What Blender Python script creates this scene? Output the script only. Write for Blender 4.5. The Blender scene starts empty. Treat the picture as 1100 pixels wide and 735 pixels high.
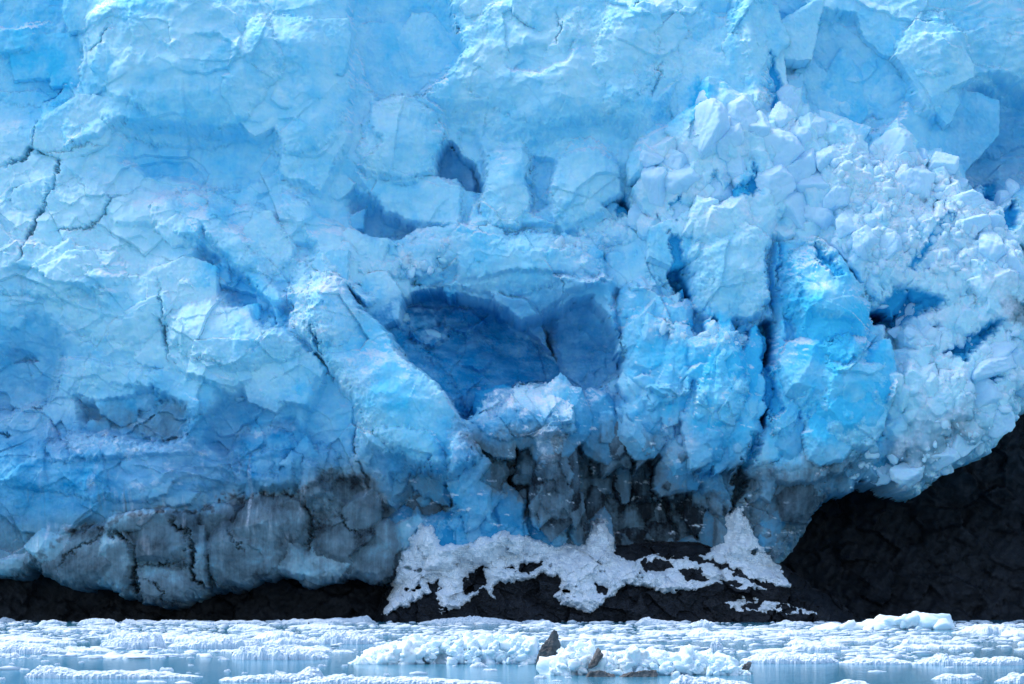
import bpy, bmesh, math, random
import numpy as np
from mathutils import Vector, Matrix

# ------------------------------------------------------------------ scene, camera, light
STEP = 1.0                      # spacing of the glacier grid, in tenths of a metre
scene = bpy.context.scene
COL = scene.collection
R = math.radians
F = 3000.0                      # focal length in photo pixels (long telephoto lens)
PITCH = math.atan(240.0 / F)
EYE = 6.0                       # deck of a boat
cam_d = bpy.data.cameras.new('camera')
cam_d.sensor_width = 36.0
cam_d.lens = 36.0 * F / 1100.0
cam_d.clip_start = 1.0
cam_d.clip_end = 20000.0
cam = bpy.data.objects.new('camera', cam_d)
COL.objects.link(cam)
cam.location = (0, 0, EYE)
cam.rotation_euler = (math.pi / 2 + PITCH, 0, 0)
scene.camera = cam
CP, SP = math.cos(PITCH), math.sin(PITCH)
Y0 = 300.0                      # mean distance of the glacier front


def plane_z(py, Y=Y0):
    """Height on the upright plane at distance Y for a row of the survey grid."""
    v = (367.5 - py) / F
    return EYE + Y * (SP + v * CP) / (CP - v * SP)


def plane_x(px, py, Y=Y0):
    v = (367.5 - py) / F
    return (px - 550.0) / F * Y / (CP - v * SP)


def water_dist(py):
    v = (367.5 - py) / F
    return -EYE * (CP - v * SP) / (SP + v * CP)


def water_pt(px, py):
    Y = water_dist(py)
    return plane_x(px, py, Y), Y


# ------------------------------------------------------------------ numpy noise kit
f32 = np.float32


_tabs = {}


def tab(seed):
    if seed not in _tabs:
        _tabs[seed] = np.random.RandomState(seed & 0x7FFFFFFF).rand(256, 256).astype(f32)
    return _tabs[seed]


def rnd(ix, iy, seed):
    return tab(seed).ravel()[((iy & 255) << 8) | (ix & 255)]


_grads = {}


def perlin(x, y, seed):
    if seed not in _grads:
        a = tab(seed).ravel() * f32(2 * math.pi)
        _grads[seed] = (np.cos(a), np.sin(a))
    GC, GS = _grads[seed]
    xf, yf = np.floor(x), np.floor(y)
    fx, fy = (x - xf).astype(f32), (y - yf).astype(f32)
    xi, yi = xf.astype(np.int32), yf.astype(np.int32)
    x0, x1 = xi & 255, (xi + 1) & 255
    y0, y1 = (yi & 255) << 8, ((yi + 1) & 255) << 8
    u = fx * fx * fx * (fx * (fx * 6 - 15) + 10)
    v = fy * fy * fy * (fy * (fy * 6 - 15) + 10)
    i = y0 | x0; a = GC[i] * fx + GS[i] * fy
    i = y0 | x1; b = GC[i] * (fx - 1) + GS[i] * fy
    i = y1 | x0; c = GC[i] * fx + GS[i] * (fy - 1)
    i = y1 | x1; d = GC[i] * (fx - 1) + GS[i] * (fy - 1)
    a += u * (b - a)
    c += u * (d - c)
    return (a + v * (c - a)) * f32(1.5)


def fbm(x, y, seed, octs=4, gain=0.5, lac=2.03):
    s = 0; a = 1.0; t = 0
    for o in range(octs):
        s = s + a * perlin(x, y, seed + o * 17)
        t += a
        a *= gain
        x = x * f32(lac) + f32(3.1); y = y * f32(lac) - f32(1.7)
    return (s / t).astype(f32)


def ridged(x, y, seed, octs=4, gain=0.5):
    s = 0; a = 1.0; t = 0
    for o in range(octs):
        s = s + a * (1 - 2 * np.abs(perlin(x, y, seed + o * 23)))
        t += a; a *= gain
        x = x * 2.07 + 1.3; y = y * 2.07 + 4.2
    return (s / t).astype(f32)


def worley(x, y, seed, jit=0.95):
    xi, yi = np.floor(x).astype(np.int32), np.floor(y).astype(np.int32)
    F1 = np.full(x.shape, 9.0, f32); F2 = np.full(x.shape, 9.0, f32)
    DX = np.zeros(x.shape, f32); DY = np.zeros(x.shape, f32)
    CX = np.zeros(x.shape, np.int32); CY = np.zeros(x.shape, np.int32)
    for dy in (-1, 0, 1):
        for dx in (-1, 0, 1):
            cx, cy = xi + dx, yi + dy
            px = cx + 0.5 + (rnd(cx, cy, seed) - 0.5) * jit
            py = cy + 0.5 + (rnd(cx, cy, seed + 7) - 0.5) * jit
            ex, ey = (x - px).astype(f32), (y - py).astype(f32)
            d = np.sqrt(ex * ex + ey * ey)
            near = d < F1
            F2 = np.where(near, F1, np.minimum(F2, d))
            DX = np.where(near, ex, DX); DY = np.where(near, ey, DY)
            CX = np.where(near, cx, CX); CY = np.where(near, cy, CY)
            F1 = np.where(near, d, F1)
    return F1, F2, DX, DY, CX, CY


def sst(a, b, x):
    t = np.clip((x - a) / (b - a), 0, 1)
    return (t * t * (3 - 2 * t)).astype(f32)


MACRO = 1.35


class Sheet:
    """A relief surveyed over a rectangle: X, Y in survey units (0.1 m), D = relief towards the water."""

    def __init__(self, x0, x1, y0, y1, step):
        xs = np.arange(x0, x1 + step * .5, step)
        ys = np.arange(y0, y1 + step * .5, step)
        self.X, self.Y = np.meshgrid(xs.astype(f32), ys.astype(f32))
        self.shape = self.X.shape
        self.D = np.zeros(self.shape, f32)
        self.wx = np.zeros(self.shape, f32); self.wy = np.zeros(self.shape, f32)

    def warp(self, amp, scale, seed):
        self.wx = self.wx + amp * fbm(self.X / scale, self.Y / scale, seed, 3)
        self.wy = self.wy + amp * fbm(self.X / scale, self.Y / scale, seed + 99, 3)

    def box(self, pts, m):
        xs = [p[0] for p in pts]; ys = [p[1] for p in pts]
        c = np.where((self.X[0] >= min(xs) - m) & (self.X[0] <= max(xs) + m))[0]
        r = np.where((self.Y[:, 0] >= min(ys) - m) & (self.Y[:, 0] <= max(ys) + m))[0]
        if len(c) == 0 or len(r) == 0:
            return None
        return slice(r[0], r[-1] + 1), slice(c[0], c[-1] + 1)

    def pts(self, s, warp=1.0):
        return self.X[s] + self.wx[s] * warp, self.Y[s] + self.wy[s] * warp

    def sdf(self, poly, margin=60, warp=1.0):
        """Signed distance inside the outline (positive inside)."""
        s = self.box(poly, margin)
        if s is None:
            return None, None
        x, y = self.pts(s, warp)
        d = np.full(x.shape, 1e9, f32); ins = np.zeros(x.shape, bool)
        n = len(poly)
        for i in range(n):
            ax, ay = poly[i]; bx, by = poly[(i + 1) % n]
            ex, ey = bx - ax, by - ay
            L = ex * ex + ey * ey + 1e-9
            t = np.clip(((x - ax) * ex + (y - ay) * ey) / L, 0, 1)
            qx = x - ax - t * ex; qy = y - ay - t * ey
            d = np.minimum(d, qx * qx + qy * qy)
            if ay != by:
                c = ((ay > y) != (by > y)) & (x < (bx - ax) * (y - ay) / (by - ay) + ax)
                ins ^= c
        d = np.sqrt(d)
        return s, np.where(ins, d, -d)

    def region(self, poly, w=20, warp=1.0):
        m = np.zeros(self.shape, f32)
        s, d = self.sdf(poly, w + 30, warp)
        if s is not None:
            m[s] = sst(-w, w, d)
        return m

    def plate(self, poly, h, gx=0, gy=0, w=5, warp=1.0):
        """A block standing proud by h (or set back), leaning by gx, gy, with an edge w wide."""
        s, d = self.sdf(poly, w + 30, warp)
        if s is None:
            return
        cx = sum(p[0] for p in poly) / len(poly); cy = sum(p[1] for p in poly) / len(poly)
        m = sst(-w, w, d)
        self.D[s] += m * (h + gx * (self.X[s] - cx) + gy * (self.Y[s] - cy))

    def line(self, pl, margin, warp):
        s = self.box(pl, margin)
        if s is None:
            return (None,) * 4
        x, y = self.pts(s, warp)
        best = np.full(x.shape, 1e9, f32); side = np.zeros(x.shape, f32); tt = np.zeros(x.shape, f32)
        acc = 0.0
        for i in range(len(pl) - 1):
            ax, ay = pl[i]; bx, by = pl[i + 1]
            ex, ey = bx - ax, by - ay
            L = math.hypot(ex, ey) + 1e-9
            t = ((x - ax) * ex + (y - ay) * ey) / (L * L)
            tc = np.clip(t, 0, 1)
            qx = x - ax - tc * ex; qy = y - ay - tc * ey
            d = np.sqrt(qx * qx + qy * qy)
            sd = (ex * (y - ay) - ey * (x - ax)) / L
            n = d < best
            best = np.where(n, d, best); side = np.where(n, np.sign(sd), side); tt = np.where(n, acc + tc * L, tt)
            acc += L
        return s, best, side, (tt, acc)

    def step(self, pl, hr=6, fr=25, hl=0, fl=25, w=1.5, warp=1.0, tap=25):
        """A broken edge along pl. Right of travel (y down) rises hr and fades over fr; left changes by hl over fl."""
        s, d, side, tl = self.line(pl, max(fr, fl) * 3, warp)
        if s is None:
            return
        t, L = tl
        tap = min(tap, L * .45)
        k = sst(-1, tap, t) * sst(-1, tap, L - t)
        k = k * np.exp(-np.maximum(d - 0, 0) * 0)
        b = 0.5 + 0.5 * np.tanh(d * side / w)
        self.D[s] += k * (b * hr * np.exp(-d / fr) + (1 - b) * hl * np.exp(-d / fl))

    def groove(self, pl, depth=10, width=2, warp=1.0, tap=18):
        s, d, side, tl = self.line(pl, width * 4 + 6, warp)
        if s is None:
            return
        t, L = tl
        k = sst(-1, min(tap, L * .4), t) * sst(-1, min(tap, L * .4), L - t)
        self.D[s] -= k * depth * np.exp(-(d / width) ** 2)

    def lump(self, cx, cy, rx, ry, h, rot=0, p=2.0, warp=1.0):
        m = max(rx, ry) * 1.2
        s = self.box([(cx - m, cy - m), (cx + m, cy + m)], 4)
        if s is None:
            return
        x, y = self.pts(s, warp)
        c, sn = math.cos(R(rot)), math.sin(R(rot))
        u = ((x - cx) * c + (y - cy) * sn) / rx; v = (-(x - cx) * sn + (y - cy) * c) / ry
        r = (np.abs(u) ** p + np.abs(v) ** p)
        self.D[s] += h * np.sqrt(np.clip(1 - r, 0, 1))

    def macro(self, pts, sig=55):
        xs = np.linspace(self.X[0, 0], self.X[0, -1], 160); ys = np.linspace(self.Y[0, 0], self.Y[-1, 0], 100)
        gx, gy = np.meshgrid(xs, ys)
        num = np.zeros(gx.shape); den = np.zeros(gx.shape) + 1e-12
        for (px, py, d) in pts:
            w = np.exp(-((gx - px) ** 2 + (gy - py) ** 2) / (2 * sig * sig)) + 1e-9
            num += w * d; den += w
        g = num / den
        cx = np.clip((self.X[0] - xs[0]) / (xs[1] - xs[0]), 0, len(xs) - 1.001)
        cy = np.clip((self.Y[:, 0] - ys[0]) / (ys[1] - ys[0]), 0, len(ys) - 1.001)
        ix, iy = cx.astype(int), cy.astype(int)
        fx, fy = (cx - ix)[None, :], (cy - iy)[:, None]
        a = g[np.ix_(iy, ix)]; b = g[np.ix_(iy, ix + 1)]; c = g[np.ix_(iy + 1, ix)]; d = g[np.ix_(iy + 1, ix + 1)]
        self.D += MACRO * ((a * (1 - fx) + b * fx) * (1 - fy) + (c * (1 - fx) + d * fx) * fy).astype(f32)

    def facets(self, sc, seed, tilt, off, ax=1.0, rot=0, edge=0.05, wamp=0.25):
        """Broken flat faces: every cell is a little plane with its own lean and offset."""
        c, s = math.cos(R(rot)), math.sin(R(rot))
        x = (self.X * c + self.Y * s) / sc; y = (-self.X * s + self.Y * c) / (sc * ax)
        x = x + wamp * fbm(x * 1.3, y * 1.3, seed + 5, 3); y = y + wamp * fbm(x * 1.3 + 9, y * 1.3, seed + 6, 3)
        F1, F2, DX, DY, CX, CY = worley(x, y, seed)
        h = (rnd(CX, CY, seed + 11) - .5) * off + ((rnd(CX, CY, seed + 12) - .5) * DX + (rnd(CX, CY, seed + 13) - .5) * DY) * tilt
        return (h * sc).astype(f32)

    def scallops(self, sc, seed, ax=1.0, rot=0, wamp=0.3):
        """Melt cups with sharp rims (0 in the cup, 1 on the rim)."""
        c, s = math.cos(R(rot)), math.sin(R(rot))
        x = (self.X * c + self.Y * s) / sc; y = (-self.X * s + self.Y * c) / (sc * ax)
        x = x + wamp * fbm(x, y, seed + 5, 3); y = y + wamp * fbm(x + 9, y, seed + 6, 3)
        F1, F2, DX, DY, CX, CY = worley(x, y, seed)
        return (np.minimum(F1 * F1 * 1.3, 1.2) * (0.4 + 1.2 * rnd(CX, CY, seed + 3)) + 0.35 * DY).astype(f32)

    def lumps(self, sc, seed, ax=1.0, rot=0, wamp=0.25):
        """Heaped rounded blocks with sharp gaps between them (1 on top, 0 in the gaps)."""
        c, s = math.cos(R(rot)), math.sin(R(rot))
        x = (self.X * c + self.Y * s) / sc; y = (-self.X * s + self.Y * c) / (sc * ax)
        x = x + wamp * fbm(x, y, seed + 5, 3); y = y + wamp * fbm(x + 9, y, seed + 6, 3)
        F1, F2, DX, DY, CX, CY = worley(x, y, seed)
        e = np.clip((F2 - F1) * 1.6, 0, 1)
        return (np.sqrt(e) * (0.65 + 0.5 * rnd(CX, CY, seed + 3)) + 0.5 * ((rnd(CX, CY, seed + 4) - .5) * DX - 0.35 * DY)).astype(f32)


def sheet_mesh(name, sh, keep, cols=None, yback=0.0, parts=None):
    """Turn a relief into mesh objects. keep: vertex mask; parts: list of (name, cell mask). Returns objects."""
    h, w = sh.shape
    py = sh.Y.astype(np.float64)
    v = (367.5 - py) / F
    X = (sh.X.astype(np.float64) - 550.0) / F * Y0 / (CP - v * SP)
    Z = EYE + Y0 * (SP + v * CP) / (CP - v * SP)
    Y = Y0 - sh.D * 0.1 + yback
    P = np.stack([X, Y, Z], -1)
    gx = np.gradient(P, axis=1); gy = np.gradient(P, axis=0)
    Nn = np.cross(gx, gy)
    Nn /= np.linalg.norm(Nn, axis=-1, keepdims=True) + 1e-12
    if Nn[h // 2, w // 2, 1] > 0:
        Nn = -Nn
    idx = np.arange(h * w).reshape(h, w)
    cell = keep[:-1, :-1] & keep[1:, :-1] & keep[:-1, 1:] & keep[1:, 1:]
    out = []
    if parts is None:
        parts = [(name, np.ones(cell.shape, bool))]
    for pn, pm in parts:
        cm = cell & pm
        q = np.stack([idx[:-1, :-1][cm], idx[1:, :-1][cm], idx[1:, 1:][cm], idx[:-1, 1:][cm]], -1)
        if len(q) == 0:
            continue
        used, inv = np.unique(q.ravel(), return_inverse=True)
        q = inv.reshape(-1, 4)
        vs = P.reshape(-1, 3)[used]
        me = bpy.data.meshes.new(pn)
        me.vertices.add(len(vs)); me.vertices.foreach_set('co', vs.astype(f32).ravel())
        me.loops.add(q.size); me.loops.foreach_set('vertex_index', q.astype(np.int32).ravel())
        me.polygons.add(len(q))
        me.polygons.foreach_set('loop_start', (np.arange(len(q)) * 4).astype(np.int32))
        me.polygons.foreach_set('use_smooth', np.ones(len(q), bool))
        me.update(calc_edges=True)
        me.normals_split_custom_set_from_vertices(Nn.reshape(-1, 3)[used].astype(f32))
        if cols is not None:
            for an, arr in cols.items():
                at = me.attributes.new(an, 'FLOAT_COLOR', 'POINT')
                at.data.foreach_set('color', arr.reshape(-1, 4)[used].astype(f32).ravel())
        ob = bpy.data.objects.new(pn, me)
        COL.objects.link(ob)
        out.append(ob)
    return out


def tag(o, label=None, cat=None, group=None, kind=None):
    for k, v in (('label', label), ('category', cat), ('group', group), ('kind', kind)):
        if v:
            o[k] = v
    return o


# ------------------------------------------------------------------ materials
def new_mat(name):
    m = bpy.data.materials.new(name)
    m.use_nodes = True
    nt = m.node_tree
    b = nt.nodes['Principled BSDF']
    return m, nt, b


def nd(nt, typ, **kw):
    n = nt.nodes.new(typ)
    for k, v in kw.items():
        setattr(n, k, v)
    return n


def mixc(nt, fac, a, b, blend='MIX'):
    n = nt.nodes.new('ShaderNodeMix')
    n.data_type = 'RGBA'; n.blend_type = blend
    for i, v in ((0, fac), (6, a), (7, b)):
        if hasattr(v, 'is_output'):
            nt.links.new(v, n.inputs[i])
        elif i == 0:
            n.inputs[0].default_value = v
        else:
            n.inputs[i].default_value = (*v, 1)
    return n.outputs[2]


def math_(nt, op, a, b=0.0, clamp=False):
    n = nt.nodes.new('ShaderNodeMath'); n.operation = op; n.use_clamp = clamp
    for i, v in ((0, a), (1, b)):
        if hasattr(v, 'is_output'):
            nt.links.new(v, n.inputs[i])
        else:
            n.inputs[i].default_value = v
    return n.outputs[0]


def noise(nt, scale, detail=4, rough=0.55, vec=None, sc3=None, dist=0.0):
    n = nt.nodes.new('ShaderNodeTexNoise')
    n.inputs['Scale'].default_value = scale
    n.inputs['Detail'].default_value = detail
    n.inputs['Roughness'].default_value = rough
    n.inputs['Distortion'].default_value = dist
    tc = nt.nodes.new('ShaderNodeTexCoord')
    src = tc.outputs['Object']
    if sc3:
        mp = nt.nodes.new('ShaderNodeMapping')
        mp.inputs['Scale'].default_value = sc3
        nt.links.new(src, mp.inputs['Vector']); src = mp.outputs[0]
    nt.links.new(src, n.inputs['Vector'])
    return n.outputs['Fac']


def ramp(nt, fac, lo, hi):
    n = nt.nodes.new('ShaderNodeMapRange')
    n.inputs['From Min'].default_value = lo; n.inputs['From Max'].default_value = hi
    nt.links.new(fac, n.inputs['Value'])
    return n.outputs[0]


def bump(nt, b, height, strength, dist):
    n = nt.nodes.new('ShaderNodeBump')
    n.inputs['Strength'].default_value = strength; n.inputs['Distance'].default_value = dist
    nt.links.new(height, n.inputs['Height'])
    nt.links.new(n.outputs[0], b.inputs['Normal'])


ICE_PALE = (0.58, 0.87, 0.965)
ICE_BLUE = (0.085, 0.635, 0.91)
ICE_CLEAR_DARK = (0.008, 0.29, 0.55)
SNOW = (0.86, 0.89, 0.95)
GREY = (0.165, 0.225, 0.26)
DIRT = (0.018, 0.022, 0.028)


def ice_material(name, zones=True, pale=ICE_PALE, sss=0.35):
    m, nt, b = new_mat(name)
    n_big = noise(nt, 0.35, 5, 0.6)
    n_fine = noise(nt, 3.5, 5, 0.65)
    n_streak = noise(nt, 1.0, 4, 0.6, sc3=(2.2, 0.6, 0.16))
    if zones:
        at = nd(nt, 'ShaderNodeAttribute', attribute_name='zones')
        sp = nt.nodes.new('ShaderNodeSeparateColor')
        nt.links.new(at.outputs['Color'], sp.inputs[0])
        blue, snow, dirt, clear_dark = sp.outputs[0], sp.outputs[1], sp.outputs[2], at.outputs['Alpha']
        wob = math_(nt, 'MULTIPLY', math_(nt, 'SUBTRACT', n_big, 0.5), 0.9)
        wob2 = math_(nt, 'MULTIPLY', math_(nt, 'SUBTRACT', n_streak, 0.5), 0.25)
        bl = math_(nt, 'ADD', math_(nt, 'ADD', blue, wob), wob2, True)
        c = mixc(nt, bl, pale, ICE_BLUE)
        cl = math_(nt, 'ADD', clear_dark, math_(nt, 'MULTIPLY', math_(nt, 'MULTIPLY', math_(nt, 'SUBTRACT', n_fine, 0.5), 0.7), math_(nt, 'MULTIPLY', clear_dark, 2.0, True)), True)
        c = mixc(nt, cl, c, ICE_CLEAR_DARK)
        wd = math_(nt, 'ADD', math_(nt, 'MULTIPLY', math_(nt, 'SUBTRACT', n_fine, 0.5), 0.45), math_(nt, 'MULTIPLY', math_(nt, 'SUBTRACT', n_streak, 0.5), 0.45))
        dk = math_(nt, 'ADD', dirt, math_(nt, 'MULTIPLY', wd, math_(nt, 'MULTIPLY', dirt, 2.0, True)), True)
        c = mixc(nt, math_(nt, 'MULTIPLY', math_(nt, 'MULTIPLY', dk, 2.0, True), 0.92), c, GREY)
        c = mixc(nt, math_(nt, 'SUBTRACT', math_(nt, 'MULTIPLY', dk, 2.0), 1.0, True), c, DIRT)
        sn = math_(nt, 'ADD', snow, math_(nt, 'MULTIPLY', math_(nt, 'MULTIPLY', math_(nt, 'SUBTRACT', n_fine, 0.5), 1.2), math_(nt, 'MULTIPLY', snow, 3.0, True)), True)
        c = mixc(nt, sn, c, SNOW)
    else:
        c = mixc(nt, ramp(nt, n_big, 0.3, 0.7), pale, (pale[0] * .80, pale[1] * .92, pale[2]))
    c = mixc(nt, math_(nt, 'MULTIPLY', ramp(nt, n_fine, 0.35, 0.75), 0.28), c, (0.93, 0.95, 0.98), 'SOFT_LIGHT')
    nt.links.new(c, b.inputs['Base Color'])
    b.inputs['Roughness'].default_value = 0.55
    b.inputs['IOR'].default_value = 1.31
    b.inputs['Specular IOR Level'].default_value = 0.2
    if sss:
        b.inputs['Subsurface Weight'].default_value = sss
        b.inputs['Subsurface Radius'].default_value = (0.25, 0.7, 1.2)
        b.inputs['Subsurface Scale'].default_value = 0.4
    hgt = math_(nt, 'ADD', math_(nt, 'MULTIPLY', n_fine, 0.6), math_(nt, 'MULTIPLY', noise(nt, 11, 3, 0.6), 0.25))
    bump(nt, b, hgt, 0.5, 0.12)
    return m


def snow_material(name, col=(0.88, 0.90, 0.95), speck=True):
    m, nt, b = new_mat(name)
    n1 = noise(nt, 1.1, 5, 0.65)
    n2 = noise(nt, 5.0, 4, 0.6)
    c = mixc(nt, ramp(nt, n1, 0.35, 0.65), (col[0] * .88, col[1] * .93, col[2] * .97), col)
    if speck:
        c = mixc(nt, math_(nt, 'MULTIPLY', ramp(nt, noise(nt, 2.4, 3, 0.5), 0.68, 0.76), 0.3), c, (0.22, 0.24, 0.28))
    nt.links.new(c, b.inputs['Base Color'])
    b.inputs['Roughness'].default_value = 0.6
    b.inputs['Specular IOR Level'].default_value = 0.25
    bump(nt, b, math_(nt, 'ADD', n2, math_(nt, 'MULTIPLY', noise(nt, 14, 3, 0.6), 0.4)), 0.4, 0.12)
    return m


def rock_material(name, dark=(0.006, 0.007, 0.010), light=(0.032, 0.034, 0.042), rough=0.5):
    m, nt, b = new_mat(name)
    n1 = noise(nt, 0.4, 6, 0.65, sc3=(1.0, 1.0, 1.6))
    n2 = noise(nt, 2.5, 5, 0.7)
    c = mixc(nt, ramp(nt, n1, 0.35, 0.7), dark, light)
    c = mixc(nt, math_(nt, 'MULTIPLY', ramp(nt, n2, 0.62, 0.8), 0.5), c, (light[0] * 2.2, light[1] * 2.1, light[2] * 1.9))
    nt.links.new(c, b.inputs['Base Color'])
    b.inputs['Roughness'].default_value = rough
    b.inputs['Specular IOR Level'].default_value = 0.3
    bump(nt, b, math_(nt, 'ADD', n2, math_(nt, 'MULTIPLY', noise(nt, 9, 4, 0.65), 0.5)), 0.7, 0.3)
    return m


M_ICE = ice_material('glacier_ice')
M_SERAC = ice_material('serac_ice', zones=False, pale=(0.68, 0.87, 0.975))
M_ROCK = rock_material('wet_bedrock')
M_STONE = rock_material('grey_stone', (0.05, 0.05, 0.053), (0.29, 0.288, 0.288), 0.85)
M_SNOW = snow_material('old_snow', (0.95, 0.955, 0.97))
M_FLOE = snow_material('floe_ice', (0.75, 0.81, 0.87), speck=False)
M_BERG = ice_material('berg_ice', zones=False, pale=(0.88, 0.95, 0.97), sss=0.15)

# ------------------------------------------------------------------ the glacier front
G = Sheet(-70, 1170, -80, 668, STEP)
G.warp(7, 45, 3)
G.warp(2.8, 10, 5)
G.warp(2.0, 4.5, 7)
G.warp(1.2, 2.0, 9)

G.macro([
    (-60, -80, -50), (100, -80, -42), (300, -80, -34), (500, -80, -34), (700, -80, -30), (900, -80, -44), (1150, -80, -60),
    (0, 0, -45), (50, 60, -62), (120, 20, -22), (200, 60, -12), (300, 70, -14), (420, 60, -48), (470, 40, -50), (530, 30, -15),
    (620, 60, -8), (720, 80, -12), (800, 40, 2), (850, 60, -42), (920, 80, -40), (980, 60, -24), (1060, 50, -45), (1090, 150, -75), (1050, 170, -65),
    (20, 160, -30), (90, 180, -18), (200, 150, -42), (290, 180, -20), (400, 140, -26), (490, 170, -60), (545, 190, -20), (620, 190, -15),
    (680, 210, -26), (760, 180, 15), (840, 170, 10), (920, 210, 0), (1000, 230, 12),
    (30, 230, -10), (150, 250, 0), (250, 270, -24), (340, 240, -5), (400, 230, -50), (470, 270, -35), (560, 260, -25), (650, 270, -20),
    (720, 290, 0), (780, 280, 22), (870, 300, 32), (940, 280, 0), (1020, 290, 20), (1090, 300, 0),
    (20, 310, 14), (120, 330, 10), (220, 350, 22), (300, 350, 20), (370, 330, 25), (430, 345, -62), (540, 370, -82), (620, 370, -78),
    (690, 350, -10), (780, 380, 12), (880, 370, 42), (960, 390, 10), (1040, 400, 25),
    (30, 420, -24), (120, 430, -14), (220, 430, 15), (320, 430, 20), (420, 430, 32), (470, 430, 12), (520, 440, -20), (580, 450, 12),
    (660, 460, -8), (760, 450, 17), (870, 450, 32), (970, 460, 20), (1040, 450, 10),
    (40, 520, 15), (150, 520, 20), (260, 500, -6), (340, 500, 16), (420, 500, 10), (480, 510, 5), (540, 520, -14), (600, 520, 5),
    (680, 540, -40), (770, 520, -10), (850, 520, 5), (950, 500, -5),
    (60, 590, 0), (170, 600, 5), (290, 590, 5), (380, 590, 0), (450, 560, -12), (560, 570, -15), (680, 585, -45), (780, 570, -20), (840, 570, -20),
    (60, 660, -20), (300, 660, -20), (600, 650, -50), (900, 650, -50), (1150, 500, -30),
], 42)

# rounded masses of the front: centre, half sizes, stand-off, tilt
bulges = [
    (785, 290, 50, 64, 32, 10), (880, 330, 46, 66, 34, -15), (905, 430, 54, 62, 40, -8), (765, 430, 34, 84, 28, 8), (705, 392, 38, 52, 20, 0), (700, 335, 40, 32, 16, 5),
    (690, 450, 36, 34, 18, 0), (640, 450, 30, 36, 14, 0), (985, 290, 60, 48, 30, -20), (985, 440, 42, 60, 36, -10), (1050, 415, 40, 42, 30, -15), (1040, 475, 36, 30, 24, -20),
    (760, 170, 40, 56, 24, 10), (840, 180, 36, 56, 24, 0), (715, 212, 36, 44, 20, 0), (805, 40, 26, 110, 20, 4), (1060, 320, 40, 50, 22, 0), (880, 235, 40, 40, 18, 0),
    (600, 60, 110, 76, 16, 0), (690, 60, 50, 90, 12, 0), (190, 60, 112, 92, 20, 0), (310, 90, 70, 74, 14, 0), (240, 245, 84, 40, 16, 20), (430, 145, 46, 48, 16, 0), (545, 195, 30, 50, 12, 0), (630, 195, 40, 48, 12, 0),
    (530, 275, 116, 36, 18, 4), (430, 268, 52, 28, 16, -10), (420, 405, 52, 132, 40, -37), (350, 325, 38, 52, 18, -20), (255, 360, 76, 40, 20, 10), (50, 290, 90, 30, 16, 0), (130, 330, 60, 40, 10, 0),
    (120, 505, 130, 34, 16, 2), (285, 500, 42, 40, 14, 0), (345, 515, 22, 36, 14, 0), (430, 500, 56, 40, 14, 0), (500, 512, 17, 46, 18, 0), (597, 515, 26, 54, 22, 0), (562, 446, 56, 38, 20, 0),
    (480, 575, 30, 34, 14, 0), (540, 565, 30, 36, 12, 0), (646, 580, 16, 34, 14, 0), (845, 540, 40, 60, 20, 20), (930, 505, 60, 30, 18, -20), (90, 600, 64, 36, 10, -10), (185, 580, 44, 34, 10, 0), (180, 635, 34, 24, 12, 0),
    (275, 590, 46, 46, 14, 0), (370, 590, 50, 36, 12, 10), (20, 150, 70, 60, 10, 0), (30, 60, 60, 50, 10, 0), (920, 70, 50, 60, 8, 0), (1010, 60, 40, 60, 14, 0), (1080, 120, 60, 30, 10, 0),
]
for cx_, cy_, rx_, ry_, h_, ro_ in bulges:
    G.lump(cx_, cy_, rx_, ry_, h_ * 1.1, ro_, 2.0, 1.6)

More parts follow.
